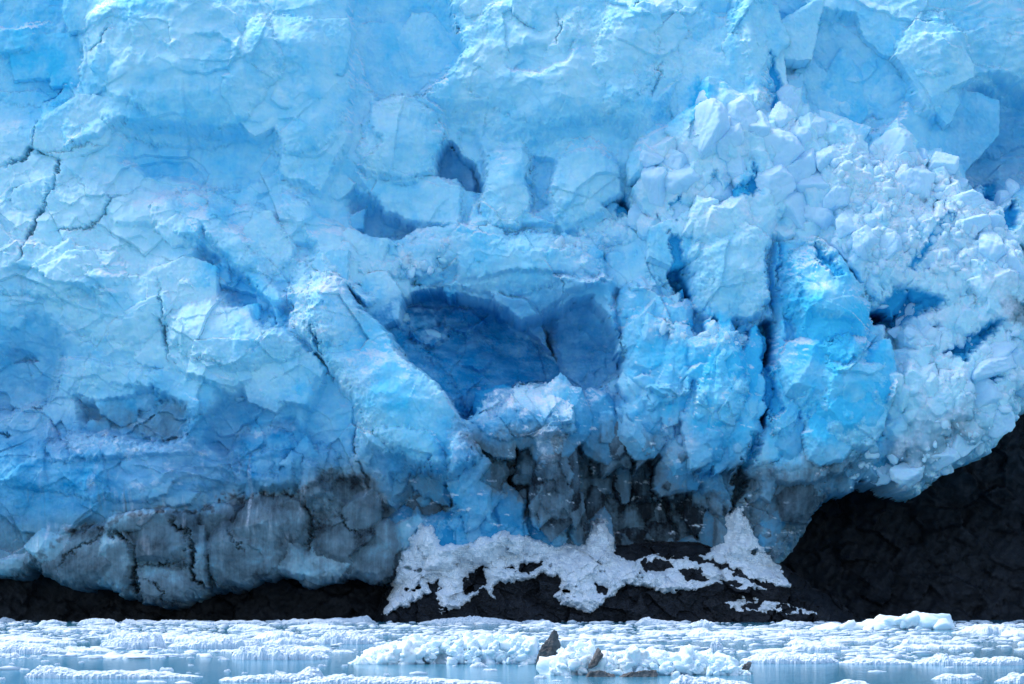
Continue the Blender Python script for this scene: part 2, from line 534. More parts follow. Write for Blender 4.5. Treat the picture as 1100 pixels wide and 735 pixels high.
# big slabs and hollows (outline, stand-off, lean across, lean down, edge width)
plates = [
    ([(87, -90), (76, 35), (83, 55), (79, 75), (73, 105), (60, 140), (70, 157), (92, 150), (130, 128), (190, 135), (245, 138), (290, 132), (300, 150), (298, 190), (345, 205), (372, 150), (378, 90), (372, 40), (385, -90)], 14, 0.0, 0.03, 4),
    ([(-80, 20), (30, 20), (28, 42), (12, 48), (-80, 50)], 8, 0, .1, 3),
    ([(36, 108), (55, 88), (72, 70), (76, 100), (62, 133), (40, 128)], 9, .1, .1, 3),
    ([(128, 134), (180, 130), (240, 134), (292, 148), (298, 176), (262, 194), (224, 197), (198, 186), (150, 180), (128, 165)], -10, 0, -.2, 5),
    ([(110, 212), (140, 203), (196, 204), (205, 213), (240, 227), (252, 240), (290, 300), (310, 320), (300, 340), (262, 300), (215, 262), (170, 242), (120, 240)], 9, .02, .05, 4),
    ([(222, 248), (262, 300), (300, 330), (318, 328), (310, 352), (282, 352), (272, 330), (248, 328), (240, 312), (215, 300), (208, 275)], -14, .05, .0, 5),
    ([(300, 200), (345, 232), (363, 240), (370, 262), (372, 290), (352, 298), (345, 285), (335, 262), (318, 240), (302, 222)], 10, .08, 0, 3),
    ([(318, 262), (340, 262), (345, 280), (330, 286), (318, 278)], -10, 0, 0, 4),
    # the great left slab with its leaning edge over the cave
    ([(312, 310), (330, 300), (352, 296), (373, 300), (390, 336), (411, 351), (430, 381), (470, 416), (486, 440), (505, 463), (520, 492), (480, 520), (400, 480), (372, 420), (345, 380), (315, 352)], 24, .10, .02, 3),
    ([(170, 320), (200, 300), (218, 313), (240, 320), (248, 330), (280, 331), (285, 355), (310, 361), (330, 376), (352, 396), (340, 440), (240, 420), (196, 396), (182, 380), (176, 332)], 9, .0, .05, 2.5),
    # left hollow with its arch
    ([(-80, 385), (2, 384), (13, 352), (22, 342), (38, 338), (55, 345), (64, 362), (62, 395), (40, 430), (0, 440), (-80, 430)], -18, .0, -.2, 9),
    ([(0, 388), (10, 374), (28, 376), (34, 386), (18, 384)], -8, 0, 0, 2),
    ([(75, 425), (120, 432), (160, 420), (192, 436), (206, 452), (196, 470), (140, 476), (90, 462)], -20, .0, .12, 6),
    ([(46, 450), (54, 456), (60, 470), (110, 464), (150, 474), (205, 468), (220, 486), (150, 492), (60, 496), (48, 480)], 10, 0, -.1, 3),
    ([(235, 425), (262, 418), (275, 440), (272, 460), (318, 450), (325, 485), (300, 510), (250, 500), (226, 470)], -16, 0, 0, 8),
    ([(262, 470), (276, 456), (300, 450), (318, 458), (326, 490), (318, 520), (280, 528), (262, 505)], 9, 0, .1, 5),
    ([(370, 400), (384, 440), (382, 500), (420, 520), (440, 560), (400, 560), (350, 520), (330, 470), (340, 410)], -6, 0, 0, 5),
    # upper middle
    ([(366, -90), (380, 40), (392, 80), (405, 98), (455, 92), (480, 70), (497, 46), (488, 14), (474, -90)], -14, -.06, -.05, 3),
    ([(476, -90), (490, 14), (498, 46), (480, 71), (456, 93), (470, 108), (510, 116), (540, 138), (575, 146), (612, 136), (650, 128), (690, 140), (735, 90), (760, 30), (770, -90)], 13, -.02, .06, 12),
    ([(545, 55), (580, 52), (604, 58), (618, 47), (612, 70), (580, 80), (548, 72)], -7, 0, -.1, 3),
    ([(400, 102), (455, 96), (472, 110), (478, 143), (470, 180), (430, 186), (398, 186), (386, 176), (398, 164), (410, 148), (396, 130)], 10, .06, .05, 2.5),
    ([(478, 143), (492, 154), (508, 170), (515, 199), (500, 198), (490, 184), (468, 181)], -30, .0, -.2, 2.5),
    ([(492, 130), (512, 132), (518, 165), (518, 225), (508, 200), (505, 165), (490, 148)], -9, 0, 0, 4),
    ([(378, 196), (392, 206), (408, 226), (440, 236), (446, 246), (400, 256), (374, 238), (372, 205)], -16, 0, -.35, 4),
    ([(384, 182), (410, 188), (470, 182), (494, 194), (500, 225), (490, 240), (442, 234), (408, 222), (394, 203)], 10, 0, .08, 3),
    ([(518, 152), (560, 158), (571, 172), (570, 228), (600, 240), (500, 240), (518, 200)], 10, .0, .05, 3),
    ([(572, 164), (595, 166), (592, 190), (585, 218), (571, 226)], -12, 0, 0, 3),
    ([(597, 166), (640, 158), (665, 175), (668, 205), (648, 224), (628, 235), (606, 250), (592, 226), (590, 205)], 7, 0, .03, 3),
    ([(668, 206), (678, 212), (680, 226), (655, 226), (648, 218)], -22, 0, -.3, 2.5),
    ([(372, 262), (420, 250), (452, 240), (500, 240), (600, 250), (650, 260), (650, 300), (600, 320), (560, 344), (520, 322), (468, 308), (430, 316), (394, 330), (376, 305)], 12, 0, .14, 3),
    ([(446, 292), (490, 282), (492, 292), (468, 305), (440, 300)], -16, 0, -.2, 4),
    # the blue cave
    ([(376, 310), (396, 332), (430, 316), (468, 306), (524, 320), (562, 344), (604, 328), (634, 318), (654, 334), (668, 392), (642, 417), (602, 408), (560, 409), (520, 421), (508, 440), (500, 458), (482, 430), (440, 384), (400, 340)], -40, -.03, .14, 3),
    ([(528, 310), (566, 318), (582, 336), (598, 372), (576, 352), (552, 338), (530, 330)], 14, 0, .1, 2),
    ([(440, 350), (470, 338), (482, 352), (462, 364), (442, 362)], 12, 0, .2, 2),
    ([(598, 300), (660, 300), (668, 392), (642, 417), (606, 408), (600, 360)], 18, .1, -.15, 6),
    ([(486, 360), (520, 352), (540, 372), (520, 392), (492, 386)], 6, .1, .2, 3),
    ([(470, 318), (500, 320), (520, 336), (500, 350), (474, 342)], 7, .1, .2, 3),
    ([(410, 322), (440, 318), (470, 322), (462, 340), (430, 352), (412, 342)], 9, 0, .2, 3),
    # block with snow on it, centre
    ([(512, 428), (528, 416), (560, 409), (604, 408), (614, 420), (620, 452), (612, 476), (596, 470), (560, 482), (520, 470), (506, 452)], 20, .03, .12, 3),
    ([(588, 414), (606, 409), (616, 424), (618, 455), (600, 456), (588, 440)], 7, .1, .1, 2),
    # right of the cave
    ([(666, 318), (676, 308), (700, 312), (735, 326), (742, 345), (690, 352), (668, 360)], 11, 0, -.05, 2.5),
    ([(724, 250), (732, 262), (726, 286), (738, 318), (726, 320), (716, 292), (718, 262)], -18, 0, 0, 2),
    ([(742, 255), (780, 232), (822, 262), (824, 320), (812, 344), (772, 348), (742, 330), (734, 296)], 12, .02, .03, 3),
    ([(700, 352), (736, 344), (748, 372), (740, 420), (720, 440), (692, 420), (672, 400), (682, 372)], 14, .1, .05, 2.5),
    ([(756, 372), (800, 358), (806, 400), (792, 450), (772, 500), (748, 520), (742, 460), (746, 410)], 17, .08, .04, 2.5),
    ([(806, 362), (818, 380), (822, 430), (800, 508), (786, 520), (794, 456), (808, 405)], 8, 0, .03, 2),
    ([(664, 418), (716, 418), (728, 440), (722, 476), (690, 478), (664, 460)], 10, .03, .12, 2.5),
    ([(608, 438), (660, 420), (664, 470), (640, 500), (612, 484)], 5, 0, .1, 3),
    # crevice and the blue slab
    ([(818, 344), (824, 350), (823, 392), (828, 440), (822, 452), (812, 470), (800, 530), (788, 548), (800, 470), (817, 440), (819, 395), (810, 360)], -24, 0, 0, 2),
    ([(820, 255), (836, 262), (838, 345), (826, 350), (820, 300)], -12, .4, 0, 3),
    ([(828, 262), (868, 262), (892, 276), (910, 306), (926, 316), (944, 352), (954, 396), (946, 440), (930, 482), (900, 510), (870, 520), (832, 520), (812, 500), (830, 440), (828, 350)], 18, .03, .0, 3),
    ([(836, 290), (846, 288), (850, 330), (854, 378), (836, 372)], -9, 0, 0, 2.5),
    ([(858, 340), (905, 352), (912, 372), (886, 398), (846, 392)], -9, 0, .05, 6),
    ([(898, 398), (945, 392), (950, 430), (932, 486), (880, 476), (872, 440), (884, 410)], 12, .05, .1, 3),
    ([(824, 440), (868, 420), (848, 452), (820, 472)], 8, 0, .1, 2),
    # upper right: shield, strata bay, dark bay
    ([(862, 20), (884, 6), (944, 4), (964, 42), (982, 84), (976, 122), (960, 132), (888, 148), (866, 112), (872, 80)], -16, .03, .0, 5),
    ([(792, -90), (836, -90), (834, 20), (826, 70), (828, 108), (808, 116), (796, 60)], 14, .0, .02, 10),
    ([(834, -90), (872, -90), (864, 26), (870, 80), (862, 112), (832, 104), (828, 70)], -14, 0, 0, 5),
    ([(1030, 112), (1060, 92), (1120, 80), (1180, 90), (1180, 180), (1092, 185), (1080, 212), (1060, 200), (1028, 180), (1018, 150)], -34, -.05, .2, 22),
    ([(968, 40), (1010, 10), (1040, 20), (1034, 100), (1008, 120), (984, 100)], 10, 0, .05, 5),
    # right rubble slope and the big blocks at its edge
    ([(930, 258), (990, 240), (1040, 232), (1080, 262), (1090, 320), (1085, 370), (1060, 352), (1010, 372), (1000, 330), (960, 318), (935, 320)], 16, .03, .05, 3),
    ([(926, 336), (966, 318), (1002, 328), (998, 342), (970, 344), (955, 356), (934, 350)], -26, 0, -.5, 3),
    ([(1008, 384), (1038, 364), (1066, 352), (1060, 366), (1030, 380), (1018, 396)], -40, 0, -.2, 2.5),
    ([(1034, 408), (1054, 400), (1060, 410), (1042, 420)], -25, 0, 0, 2.5),
    ([(950, 394), (985, 386), (1015, 396), (1022, 440), (1010, 480), (980, 500), (950, 490), (948, 440)], 18, .02, .05, 6),
    ([(1020, 396), (1052, 372), (1086, 370), (1094, 410), (1072, 446), (1030, 452)], 16, .05, .1, 4),
    ([(1078, 196), (1100, 186), (1180, 180), (1180, 260), (1110, 270), (1088, 258)], 14, 0, 0, 3),
    ([(1076, 232), (1090, 220), (1098, 226), (1090, 246), (1078, 250)], -22, 0, 0, 3),
    # dirty ice under the centre
    ([(620, 478), (664, 470), (724, 486), (760, 528), (784, 550), (780, 590), (700, 600), (640, 590), (622, 540)], -20, 0, .0, 8),
    ([(486, 474), (500, 462), (514, 480), (518, 540), (505, 555), (486, 545)], 14, 0, .05, 4),
    ([(574, 476), (596, 468), (616, 484), (622, 540), (612, 562), (580, 552), (570, 500)], 15, 0, .05, 4),
    ([(540, 480), (566, 474), (574, 520), (560, 550), (540, 530)], -16, 0, 0, 5),
    ([(420, 512), (486, 500), (486, 556), (430, 556)], -14, 0, 0, 6),
    ([(500, 548), (540, 530), (566, 560), (560, 590), (510, 590)], 9, 0, .1, 4),
    ([(468, 556), (500, 548), (506, 590), (470, 596)], 12, 0, .1, 4),
    ([(632, 560), (652, 556), (660, 600), (636, 606)], 13, 0, .1, 3),
    ([(330, 494), (346, 500), (352, 530), (334, 544), (322, 530)], 8, 0, .1, 3),
    # the grey blocks of the left foot
    ([(38, 606), (60, 586), (84, 572), (126, 560), (140, 592), (146, 615), (132, 646), (120, 631), (92, 638), (52, 622)], 11, .0, .05, 2.5),
    ([(128, 556), (182, 548), (206, 582), (212, 604), (148, 614), (142, 592)], 9, 0, .0, 2.5),
    ([(149, 618), (204, 604), (214, 624), (206, 642), (190, 652), (154, 650)], 10, 0, .06, 2.5),
    ([(232, 572), (246, 564), (300, 566), (312, 600), (282, 622), (256, 640), (232, 632), (226, 600)], 12, 0, .04, 3),
    ([(226, 545), (262, 548), (324, 536), (332, 560), (318, 590), (298, 566), (246, 562), (234, 570)], 7, 0, .1, 2.5),
    ([(352, 540), (420, 580), (426, 612), (372, 624), (332, 630), (316, 608), (340, 596)], 6, 0, .05, 4),
    ([(-80, 604), (30, 604), (30, 619), (-80, 620)], 8, 0, .1, 2.5),
]
for poly, h, gx, gy, w in plates:
    G.plate(poly, h * 1.45, gx * 1.3, gy * 1.3, w)

# broken edges
steps = [
    ([(90, 82), (130, 106), (165, 126), (230, 140), (288, 150)], -9, 30, 5, 40),
    ([(200, 45), (235, 38), (268, 66), (280, 50)], -5, 22, 3, 20),
    ([(160, 32), (180, 52), (204, 44)], -4, 15, 2, 15),
    ([(0, 296), (20, 288), (45, 298), (90, 312), (128, 340)], -8, 30, 8, 30),
    ([(60, 386), (130, 393), (160, 402), (188, 396)], 8, 25, -8, 20),
    ([(62, 340), (80, 360), (126, 392)], 6, 25, -5, 25),
    ([(110, 410), (150, 415), (180, 432)], -7, 14, 5, 20),
    ([(50, 330), (100, 316), (140, 322)], -6, 20, 3, 20),
    ([(95, 352), (112, 340), (140, 346)], -6, 14, 3, 12),
    ([(0, 520), (28, 498), (48, 476)], 9, 30, -5, 20),
    ([(170, 512), (200, 505), (228, 510)], 5, 12, -4, 18),
    ([(260, 500), (275, 488), (312, 480)], 6, 14, -4, 12),
    ([(80, 570), (130, 557), (150, 552), (230, 546), (280, 540), (326, 528)], 7, 12, -7, 16),
    ([(1000, 20), (1020, 44), (1056, 60), (1100, 66)], 7, 14, -5, 14),
    ([(970, 16), (1000, 30), (1040, 28), (1080, 10)], 6, 12, -5, 14),
    ([(990, 70), (1030, 78), (1070, 70), (1110, 80)], -7, 18, 4, 14),
    ([(640, 246), (655, 232), (690, 225)], 8, 16, -6, 16),
    ([(630, 255), (612, 262), (598, 275)], -6, 12, 6, 12),
    ([(500, 296), (560, 290), (640, 300)], -7, 20, 6, 20),
    ([(560, 410), (520, 421)], 4, 10, 0, 10),
    ([(655, 330), (668, 390)], -8, 12, 8, 16),
    ([(880, 145), (908, 140), (960, 128)], 8, 14, -5, 16),
    ([(925, 146), (940, 134), (968, 124)], 6, 14, -8, 8),
    ([(700, 118), (718, 92), (732, 84)], 5, 22, -5, 22),
    ([(576, 82), (586, 66), (600, 34), (604, 10)], 4, 22, -4, 14),
    ([(380, 505), (388, 480), (378, 440)], 9, 18, -4, 18),
]
for pl, hr, fr_, hl, fl_ in steps:
    G.step(pl, hr, fr_, hl, fl_)

grooves = [
    ([(-10, 180), (15, 166), (27, 146), (32, 122)], 14, 2.2),
    ([(62, 158), (55, 194), (42, 222), (33, 252), (18, 288)], 14, 2.0),
    ([(24, 155), (60, 160), (90, 151), (120, 152)], 7, 1.6),
    ([(48, 246), (95, 240), (130, 204)], 6, 1.5),
    ([(88, 52), (108, 36), (122, 20)], 8, 1.6),
    ([(34, 106), (54, 90), (70, 70)], 9, 1.8),
    ([(168, 295), (175, 330), (180, 380), (190, 396)], 7, 1.4),
    ([(336, 350), (348, 374), (352, 396)], 12, 1.8),
    ([(385, 445), (380, 480), (392, 520), (405, 545)], 10, 2),
    ([(494, 196), (498, 218), (496, 240)], 7, 1.5),
    ([(586, 338), (596, 362), (602, 382)], 16, 2),
    ([(667, 348), (667, 372), (669, 394)], 16, 2.2),
    ([(717, 60), (700, 112)], 7, 1.4),
    ([(684, -10), (682, 14)], 6, 1.3),
    ([(597, 4), (601, 30), (594, 56)], 6, 1.4),
    ([(126, 558), (140, 592), (147, 612), (146, 648)], 20, 2.4),
    ([(182, 556), (200, 576), (208, 596), (212, 622), (226, 636)], 16, 2.2),
    ([(144, 614), (176, 610), (204, 603)], 14, 1.8),
    ([(150, 624), (175, 634), (194, 647)], 13, 1.8),
    ([(64, 616), (70, 604), (90, 596)], 8, 1.4),
    ([(168, 572), (180, 586), (188, 594)], 7, 1.2),
    ([(248, 566), (262, 584), (270, 594)], 12, 1.8),
    ([(8, 470), (-10, 462)], 14, 2),
    ([(22, 437), (40, 437)], 14, 1.6),
    ([(742, 145), (748, 128), (764, 100)], 14, 3.0),
    ([(982, 262), (996, 246), (1018, 238)], 12, 2.4),
    ([(970, 290), (976, 276), (984, 262)], 14, 2.2),
    ([(786, 214), (798, 208), (806, 190)], 14, 3.2),
    ([(726, 210), (724, 228)], 12, 2.2),
    ([(770, 196), (774, 216)], 12, 2.2),
    ([(870, 280), (882, 292), (892, 276)], 8, 2),
    ([(838, 200), (846, 216)], 8, 2),
]
for pl, dp, wd in grooves:
    ft = pl[0][1] > 550
    G.groove(pl, dp * (.8 if ft else 1), wd * (.6 if ft else .8), warp=1.3)

# texture of the ice in its different regions
X, Y = G.X, G.Y
reg_jumble = G.region([(700, 150), (745, 130), (770, 100), (830, 110), (850, 84), (874, 130), (900, 150), (960, 150), (1030, 190), (1075, 215), (1100, 225), (1180, 230), (1180, 440), (1060, 480), (960, 540), (940, 480), (960, 400), (930, 320), (900, 280), (860, 262), (780, 250), (740, 255), (690, 250), (650, 240), (690, 200)], 10)
reg_seracs = G.region([(690, 160), (745, 140), (770, 112), (830, 116), (852, 92), (880, 140), (900, 180), (900, 280), (860, 262), (780, 250), (740, 255), (700, 245)], 10)
reg_cauli = G.region([(930, 330), (1000, 330), (1100, 300), (1180, 300), (1180, 430), (1090, 460), (1010, 520), (960, 545), (900, 530), (940, 470), (955, 400)], 10)
reg_centre = G.region([(500, 400), (620, 400), (668, 320), (745, 320), (820, 350), (815, 470), (860, 600), (430, 600), (430, 520), (505, 470)], 14)
reg_cave = G.region([(376, 310), (396, 332), (430, 316), (468, 306), (524, 320), (562, 344), (604, 328), (634, 318), (654, 334), (668, 392), (642, 417), (602, 408), (560, 409), (520, 421), (508, 440), (500, 458), (482, 430), (440, 384), (400, 340)], 5)
reg_foot = G.region([(-80, 590), (36, 600), (80, 570), (130, 558), (150, 553), (230, 548), (245, 536), (330, 526), (352, 510), (395, 505), (430, 560), (430, 640), (-80, 680)], 7)
reg_leftmid = G.region([(-80, 190), (60, 160), (130, 200), (300, 200), (370, 270), (385, 400), (360, 520), (200, 520), (-80, 560)], 30)
reg_slab = G.region([(330, 300), (373, 300), (410, 351), (470, 416), (520, 492), (480, 510), (400, 470), (350, 390)], 8)
reg_blue_slab = G.region([(828, 262), (892, 276), (944, 352), (954, 396), (930, 482), (832, 520), (812, 500), (828, 350)], 8)
calm = np.clip(1 - reg_jumble - reg_cauli, 0, 1)

D = G.D
wsx = 14 * fbm(X / 60, Y / 60, 31, 3); 
D += 22 * fbm(X / 105, Y / 75, 41, 4)
fac_big = G.facets(84, 101, 0.34, 0.05, 1.1, 20, .01, .10)
fac_mid = G.facets(36, 102, 0.50, 0.08, 1.25, -15, .01, .10)
fac_sml = G.facets(13, 103, 0.60, 0.16, 1.2, 10, .01, .12)
soft0 = 1 - .55 * sst(260, 160, Y)
fac_tny = G.facets(6, 105, 0.70, 0.20, 1.1, -25, .01, .15)
fac_col = G.facets(22, 104, 0.70, 0.22, 2.4, 8, .01, .10)
sc_big = G.scallops(46, 111, .8, -10)
sc_mid = G.scallops(19, 112, .7, 10)
D += fac_big * (.75 * calm * (1 - .5 * sst(240, 150, Y))) * (1 - .7 * reg_cave)
D += fac_mid * (0.42 * soft0 * calm * (.25 + .75 * sst(-.2, .3, fbm(X / 90, Y / 70, 52, 3))) + .35 * reg_centre) * (1 - .5 * reg_cave - .4 * reg_slab)
D += fac_sml * (0.16 * soft0 * calm + .35 * reg_centre + .22 * reg_jumble) * (1 - .6 * reg_slab)
D += fac_col * reg_centre * 0.9 + reg_centre * fac_mid * .3
patch = sst(-.15, .35, fbm(X / 70, Y / 55, 51, 3))
D += (sc_big - .5) * (4.5 * reg_leftmid + 1.6 * calm) * (1 - reg_cave) * (1 - reg_foot * .6)
D += (sc_mid - .5) * (2.2 * reg_leftmid + .8 * calm) * (.3 + .9 * patch) * (1 - .6 * reg_slab)
# seracs, rubble and knobs
lb1 = G.lumps(34, 121, 1.25, 10); lb2 = G.lumps(15, 122, 1.1, -20); lb3 = G.lumps(8, 123, 1.0, 30)
lc1 = G.lumps(44, 131, .8, -30); lc2 = G.lumps(17, 132, .8, 20); lc3 = G.lumps(6.5, 133, 1, 0)
pw = sst(-.25, .35, fbm(X / 28, Y / 28, 137, 3))
D += reg_seracs * ((lb1 - .5) * 10 + fac_mid * .5 + fac_sml * .3 * pw)
rub = np.clip(reg_jumble - reg_seracs - reg_cauli, 0, 1)
D += rub * ((lb1 - .5) * 6 + fac_mid * .6 + pw * ((lb2 - .5) * 2 + fac_sml * .6 + fac_tny * .6) + (1 - pw) * 4 * fbm(X / 12, Y / 12, 138, 4))
D += reg_cauli * ((lc1 - .5) * 14 + (lc2 - .5) * 3 * pw + fac_mid * .6 + fac_sml * .5 * pw + (lc3 - .5) * 1.6 + 5 * fbm(X / 18, Y / 18, 135, 4))
# strata in the upper right bay
st = G.region([(950, -90), (1180, -90), (1180, 120), (1030, 110), (985, 70)], 15)
sy = Y + .35 * X + 16 * fbm(X / 50, Y / 30, 61, 3)
D += st * 3.2 * (np.abs(((sy / 11) % 1) - .5) * 2 - .5) * sst(-.3, .2, fbm(X / 40, Y / 25, 62, 2))
D += st * 5 * fbm(X / 36, Y / 20, 63, 5) + 6 * G.region([(1010, 110), (1180, 80), (1180, 220), (1040, 215)], 20) * fbm(X / 30, Y / 12, 64, 5)
# melt runnels down the face
run = ridged(X / 7 + .4 * fbm(X / 30, Y / 40, 71, 2), Y / 130, 72, 2)
D += run * (0.6 * calm * (.4 + patch) + .5 * reg_foot)
# grain of broken ice everywhere
rough = sst(-.1, .4, fbm(X / 60, Y / 45, 84, 3))
soft_up = 1 - .55 * sst(260, 160, Y) * calm
D += (.5 + .5 * rough) * 4.2 * fbm(X / 34 + .5 * fbm(X / 20, Y / 20, 86, 3), Y / 30, 87, 6, .58) * (1 - .6 * reg_slab)
D += (fac_tny * .5 + fac_sml * .25) * sst(.25, .7, rough) * (1 - .7 * reg_slab)
D += soft_up * (.35 + .9 * rough) * (2.2 * fbm(X / 16, Y / 16, 81, 4, .55) * (1 - .5 * reg_slab) + 1.0 * ridged(X / 11, Y / 9, 82, 4, .6))
D += (0.15 + .6 * rough) * fbm(X / 3.5, Y / 3.5, 83, 2)
D += reg_cave * (13 * fbm(X / 46, Y / 26, 85, 5, .55) + fac_mid * .35 + fac_sml * .3 * rough)
crk = G.scallops(26, 141, 1.3, 15, .5)

# spalls: scars left by fallen flakes, with an overhanging rim above or a proud lip below
WX = X + 9 * fbm(X / 30, Y / 30, 151, 4); WY = Y + 9 * fbm(X / 30, Y / 30, 152, 4)
rsp = random.Random(33)
for i in range(130):
    px, py = rsp.uniform(-60, 1150), rsp.uniform(-70, 600)
    left = px < 385 and 180 < py < 545
    jum = px > 690 and 110 < py < 500 and not (740 < px < 960 and py > 250)
    if jum and rsp.random() < .75:
        continue
    if 385 < px < 660 and 310 < py < 430 and rsp.random() < .6:
        continue
    big = rsp.random() ** 2.2
    rx = 9 + 60 * big; ry = rx * rsp.uniform(.35, .95)
    if 480 < px < 830 and py > 320:
        rx *= .55; ry = rx * rsp.uniform(1.0, 2.2)
    if 330 < px < 500 and 310 < py < 510 and px - 330 > (py - 310) * .2:
        continue
    rot = R(rsp.uniform(-40, 40)); h = (2.5 + .20 * rx) * rsp.uniform(.5, 1.3) * (.95 if left else .5)
    kind = rsp.random()
    mm = max(rx, ry) * 1.5 + 10
    s_ = G.box([(px - mm, py - mm), (px + mm, py + mm)], 0)
    if s_ is None:
        continue
    c_, n_ = math.cos(rot), math.sin(rot)
    dx, dy = WX[s_] - px, WY[s_] - py
    u = (dx * c_ + dy * n_) / rx; v = (-dx * n_ + dy * c_) / ry
    r_ = np.sqrt(u * u + v * v)
    k_ = sst(1.0, 1.0 - 1.6 / min(rx, ry), r_)
    if kind < .55:
        D[s_] -= h * k_ * np.clip(.55 - .55 * v + .15 * u, 0, 1)
    elif kind < .8:
        D[s_] += h * k_ * np.clip(.5 + .5 * v, 0, 1)
    else:
        D[s_] += .8 * h * k_ * np.clip(.5 + .5 * u * (1 if rsp.random() < .5 else -1), 0, 1)
G.D = D

# broken blocks fused into the front: convex faceted masses raised out of the relief
S_ID = np.full(G.shape, -1, np.int8)        # which ice the block is
S_VAR = np.zeros(G.shape, f32)
SWX = X + .5 * G.wx; SWY = Y + .5 * G.wy
fine = 1.6 * fbm(X / 7, Y / 7, 161, 4) + .8 * ridged(X / 5, Y / 6, 162, 3)


def stamp(px, py, rx, ry, tl, kind, rs, proud=.75, sink=.25, planes=8):
    m_ = max(rx, ry) * 1.45 + 3
    s_ = G.box([(px - m_, py - m_), (px + m_, py + m_)], 0)
    if s_ is None:
        return
    ix = int(np.clip(round((px - X[0, 0]) / STEP), 0, G.shape[1] - 1)); iy = int(np.clip(round((py - Y[0, 0]) / STEP), 0, G.shape[0] - 1))
    sub = G.D[s_]
    base = .6 * float(G.D[iy, ix]) + .4 * float(sub.mean())
    c_, n_ = math.cos(R(tl)), math.sin(R(tl))
    dx, dy = SWX[s_] - px, SWY[s_] - py
    u = (dx * c_ + dy * n_) / rx; v = (-dx * n_ + dy * c_) / ry
    th0 = rs.uniform(0, 2 * math.pi)
    h = np.full(u.shape, 9.0, f32)
    for i in range(planes):
        th = th0 + 2 * math.pi * (i + rs.uniform(-.35, .35)) / planes
        h = np.minimum(h, (rs.uniform(.82, 1.1) - (u * math.cos(th) + v * math.sin(th))) * rs.uniform(.7, 3.0))
    for i in range(3):
        h = np.minimum(h, rs.uniform(.42, .62) + rs.uniform(-.38, .38) * u + rs.uniform(-.42, .25) * v)
    P = min(rx, ry, 30) * proud
    z = base - P * sink + P * 1.5 * h + fine[s_] * min(1, min(rx, ry) / 14)
    win = (z > sub) & (h > -.3)
    G.D[s_] = np.where(win, z, sub)
    S_ID[s_] = np.where(win, kind, S_ID[s_])
    S_VAR[s_] = np.where(win, rs.random(), S_VAR[s_])


blocks = [  # x, y, half width, half height, tilt, which ice
    (500, 512, 15, 44, -3, 0), (598, 520, 22, 44, 4, 2), (594, 482, 20, 18, 0, 0), (476, 575, 24, 24, 10, 0), (516, 572, 22, 26, -8, 0), (546, 556, 15, 30, 12, 0), (532, 530, 9, 14, 0, 0), (646, 584, 13, 30, 0, 0),
    (580, 572, 22, 20, 0, 0), (622, 582, 14, 18, 10, 2), (690, 455, 28, 30, 6, 1), (735, 476, 24, 32, -6, 1), (728, 508, 20, 20, 0, 0), (642, 454, 24, 28, -8, 0), (616, 450, 14, 26, 0, 0), (600, 430, 16, 20, 4, 1),
    (540, 440, 26, 24, 10, 0), (566, 462, 22, 16, -10, 0), (672, 512, 8, 22, 0, 0), (700, 540, 7, 14, 8, 2), (752, 540, 12, 30, 6, 2), (770, 570, 14, 24, 0, 0), (832, 556, 13, 36, 14, 0), (800, 520, 10, 30, -8, 2),
    (860, 528, 22, 30, 20, 2), (705, 380, 26, 26, 0, 1), (728, 400, 18, 40, 4, 1), (690, 410, 20, 26, -6, 1), (772, 410, 24, 52, 6, 1), (800, 420, 12, 54, 10, 1), (752, 450, 16, 44, 0, 1), (760, 380, 22, 16, -10, 1),
    (838, 440, 14, 24, 20, 1), (846, 470, 16, 22, 10, 0), (908, 440, 30, 34, 10, 1), (884, 470, 24, 26, 0, 1), (870, 400, 30, 30, -12, 1), (930, 410, 20, 30, 6, 1), (455, 540, 20, 20, 0, 2), (430, 570, 18, 22, 0, 0),
    (664, 470, 12, 20, 0, 2), (560, 520, 9, 24, 0, 2), (640, 540, 10, 26, 4, 2), (716, 574, 16, 14, 0, 2), (680, 580, 18, 14, 0, 2), (745, 590, 14, 12, 0, 0), (690, 330, 22, 22, 0, 1), (724, 342, 16, 18, 20, 1),
    (88, 606, 50, 32, -6, 3), (126, 600, 24, 38, 8, 3), (176, 578, 34, 28, 0, 3), (178, 626, 32, 18, 14, 3), (212, 604, 14, 28, 0, 3), (262, 598, 34, 34, 4, 3), (286, 570, 32, 30, -4, 3), (312, 600, 18, 22, 0, 3),
    (352, 606, 28, 18, 6, 3), (392, 602, 30, 22, -8, 3), (384, 560, 18, 28, 24, 3), (410, 580, 16, 20, 0, 3), (12, 608, 26, 11, 0, 3), (236, 560, 20, 16, 10, 3), (150, 560, 24, 10, -6, 3), (60, 590, 24, 18, -16, 3),
    (400, 316, 14, 8, -20, 4), (424, 306, 16, 9, 10, 4), (448, 300, 18, 8, 0, 4), (480, 294, 20, 9, 4, 4),
    (428, 334, 8, 5, -10, 4), (460, 352, 9, 5, 10, 4), (690, 366, 16, 30, 0, 1),
    (372, 288, 12, 22, 0, 4), (440, 262, 14, 11, 20, 4), (462, 252, 16, 11, 0, 4), (622, 262, 14, 11, 0, 4), (652, 246, 14, 13, 20, 4), (664, 228, 12, 14, 0, 4),
]

rst = random.Random(41)
for (px, py, rx, ry, tl, kd) in blocks:
    stamp(px, py, rx * 1.05, ry * 1.05, tl, kd, rst, .9 if kd == 3 else .7 if kd in (0, 1) else .5)


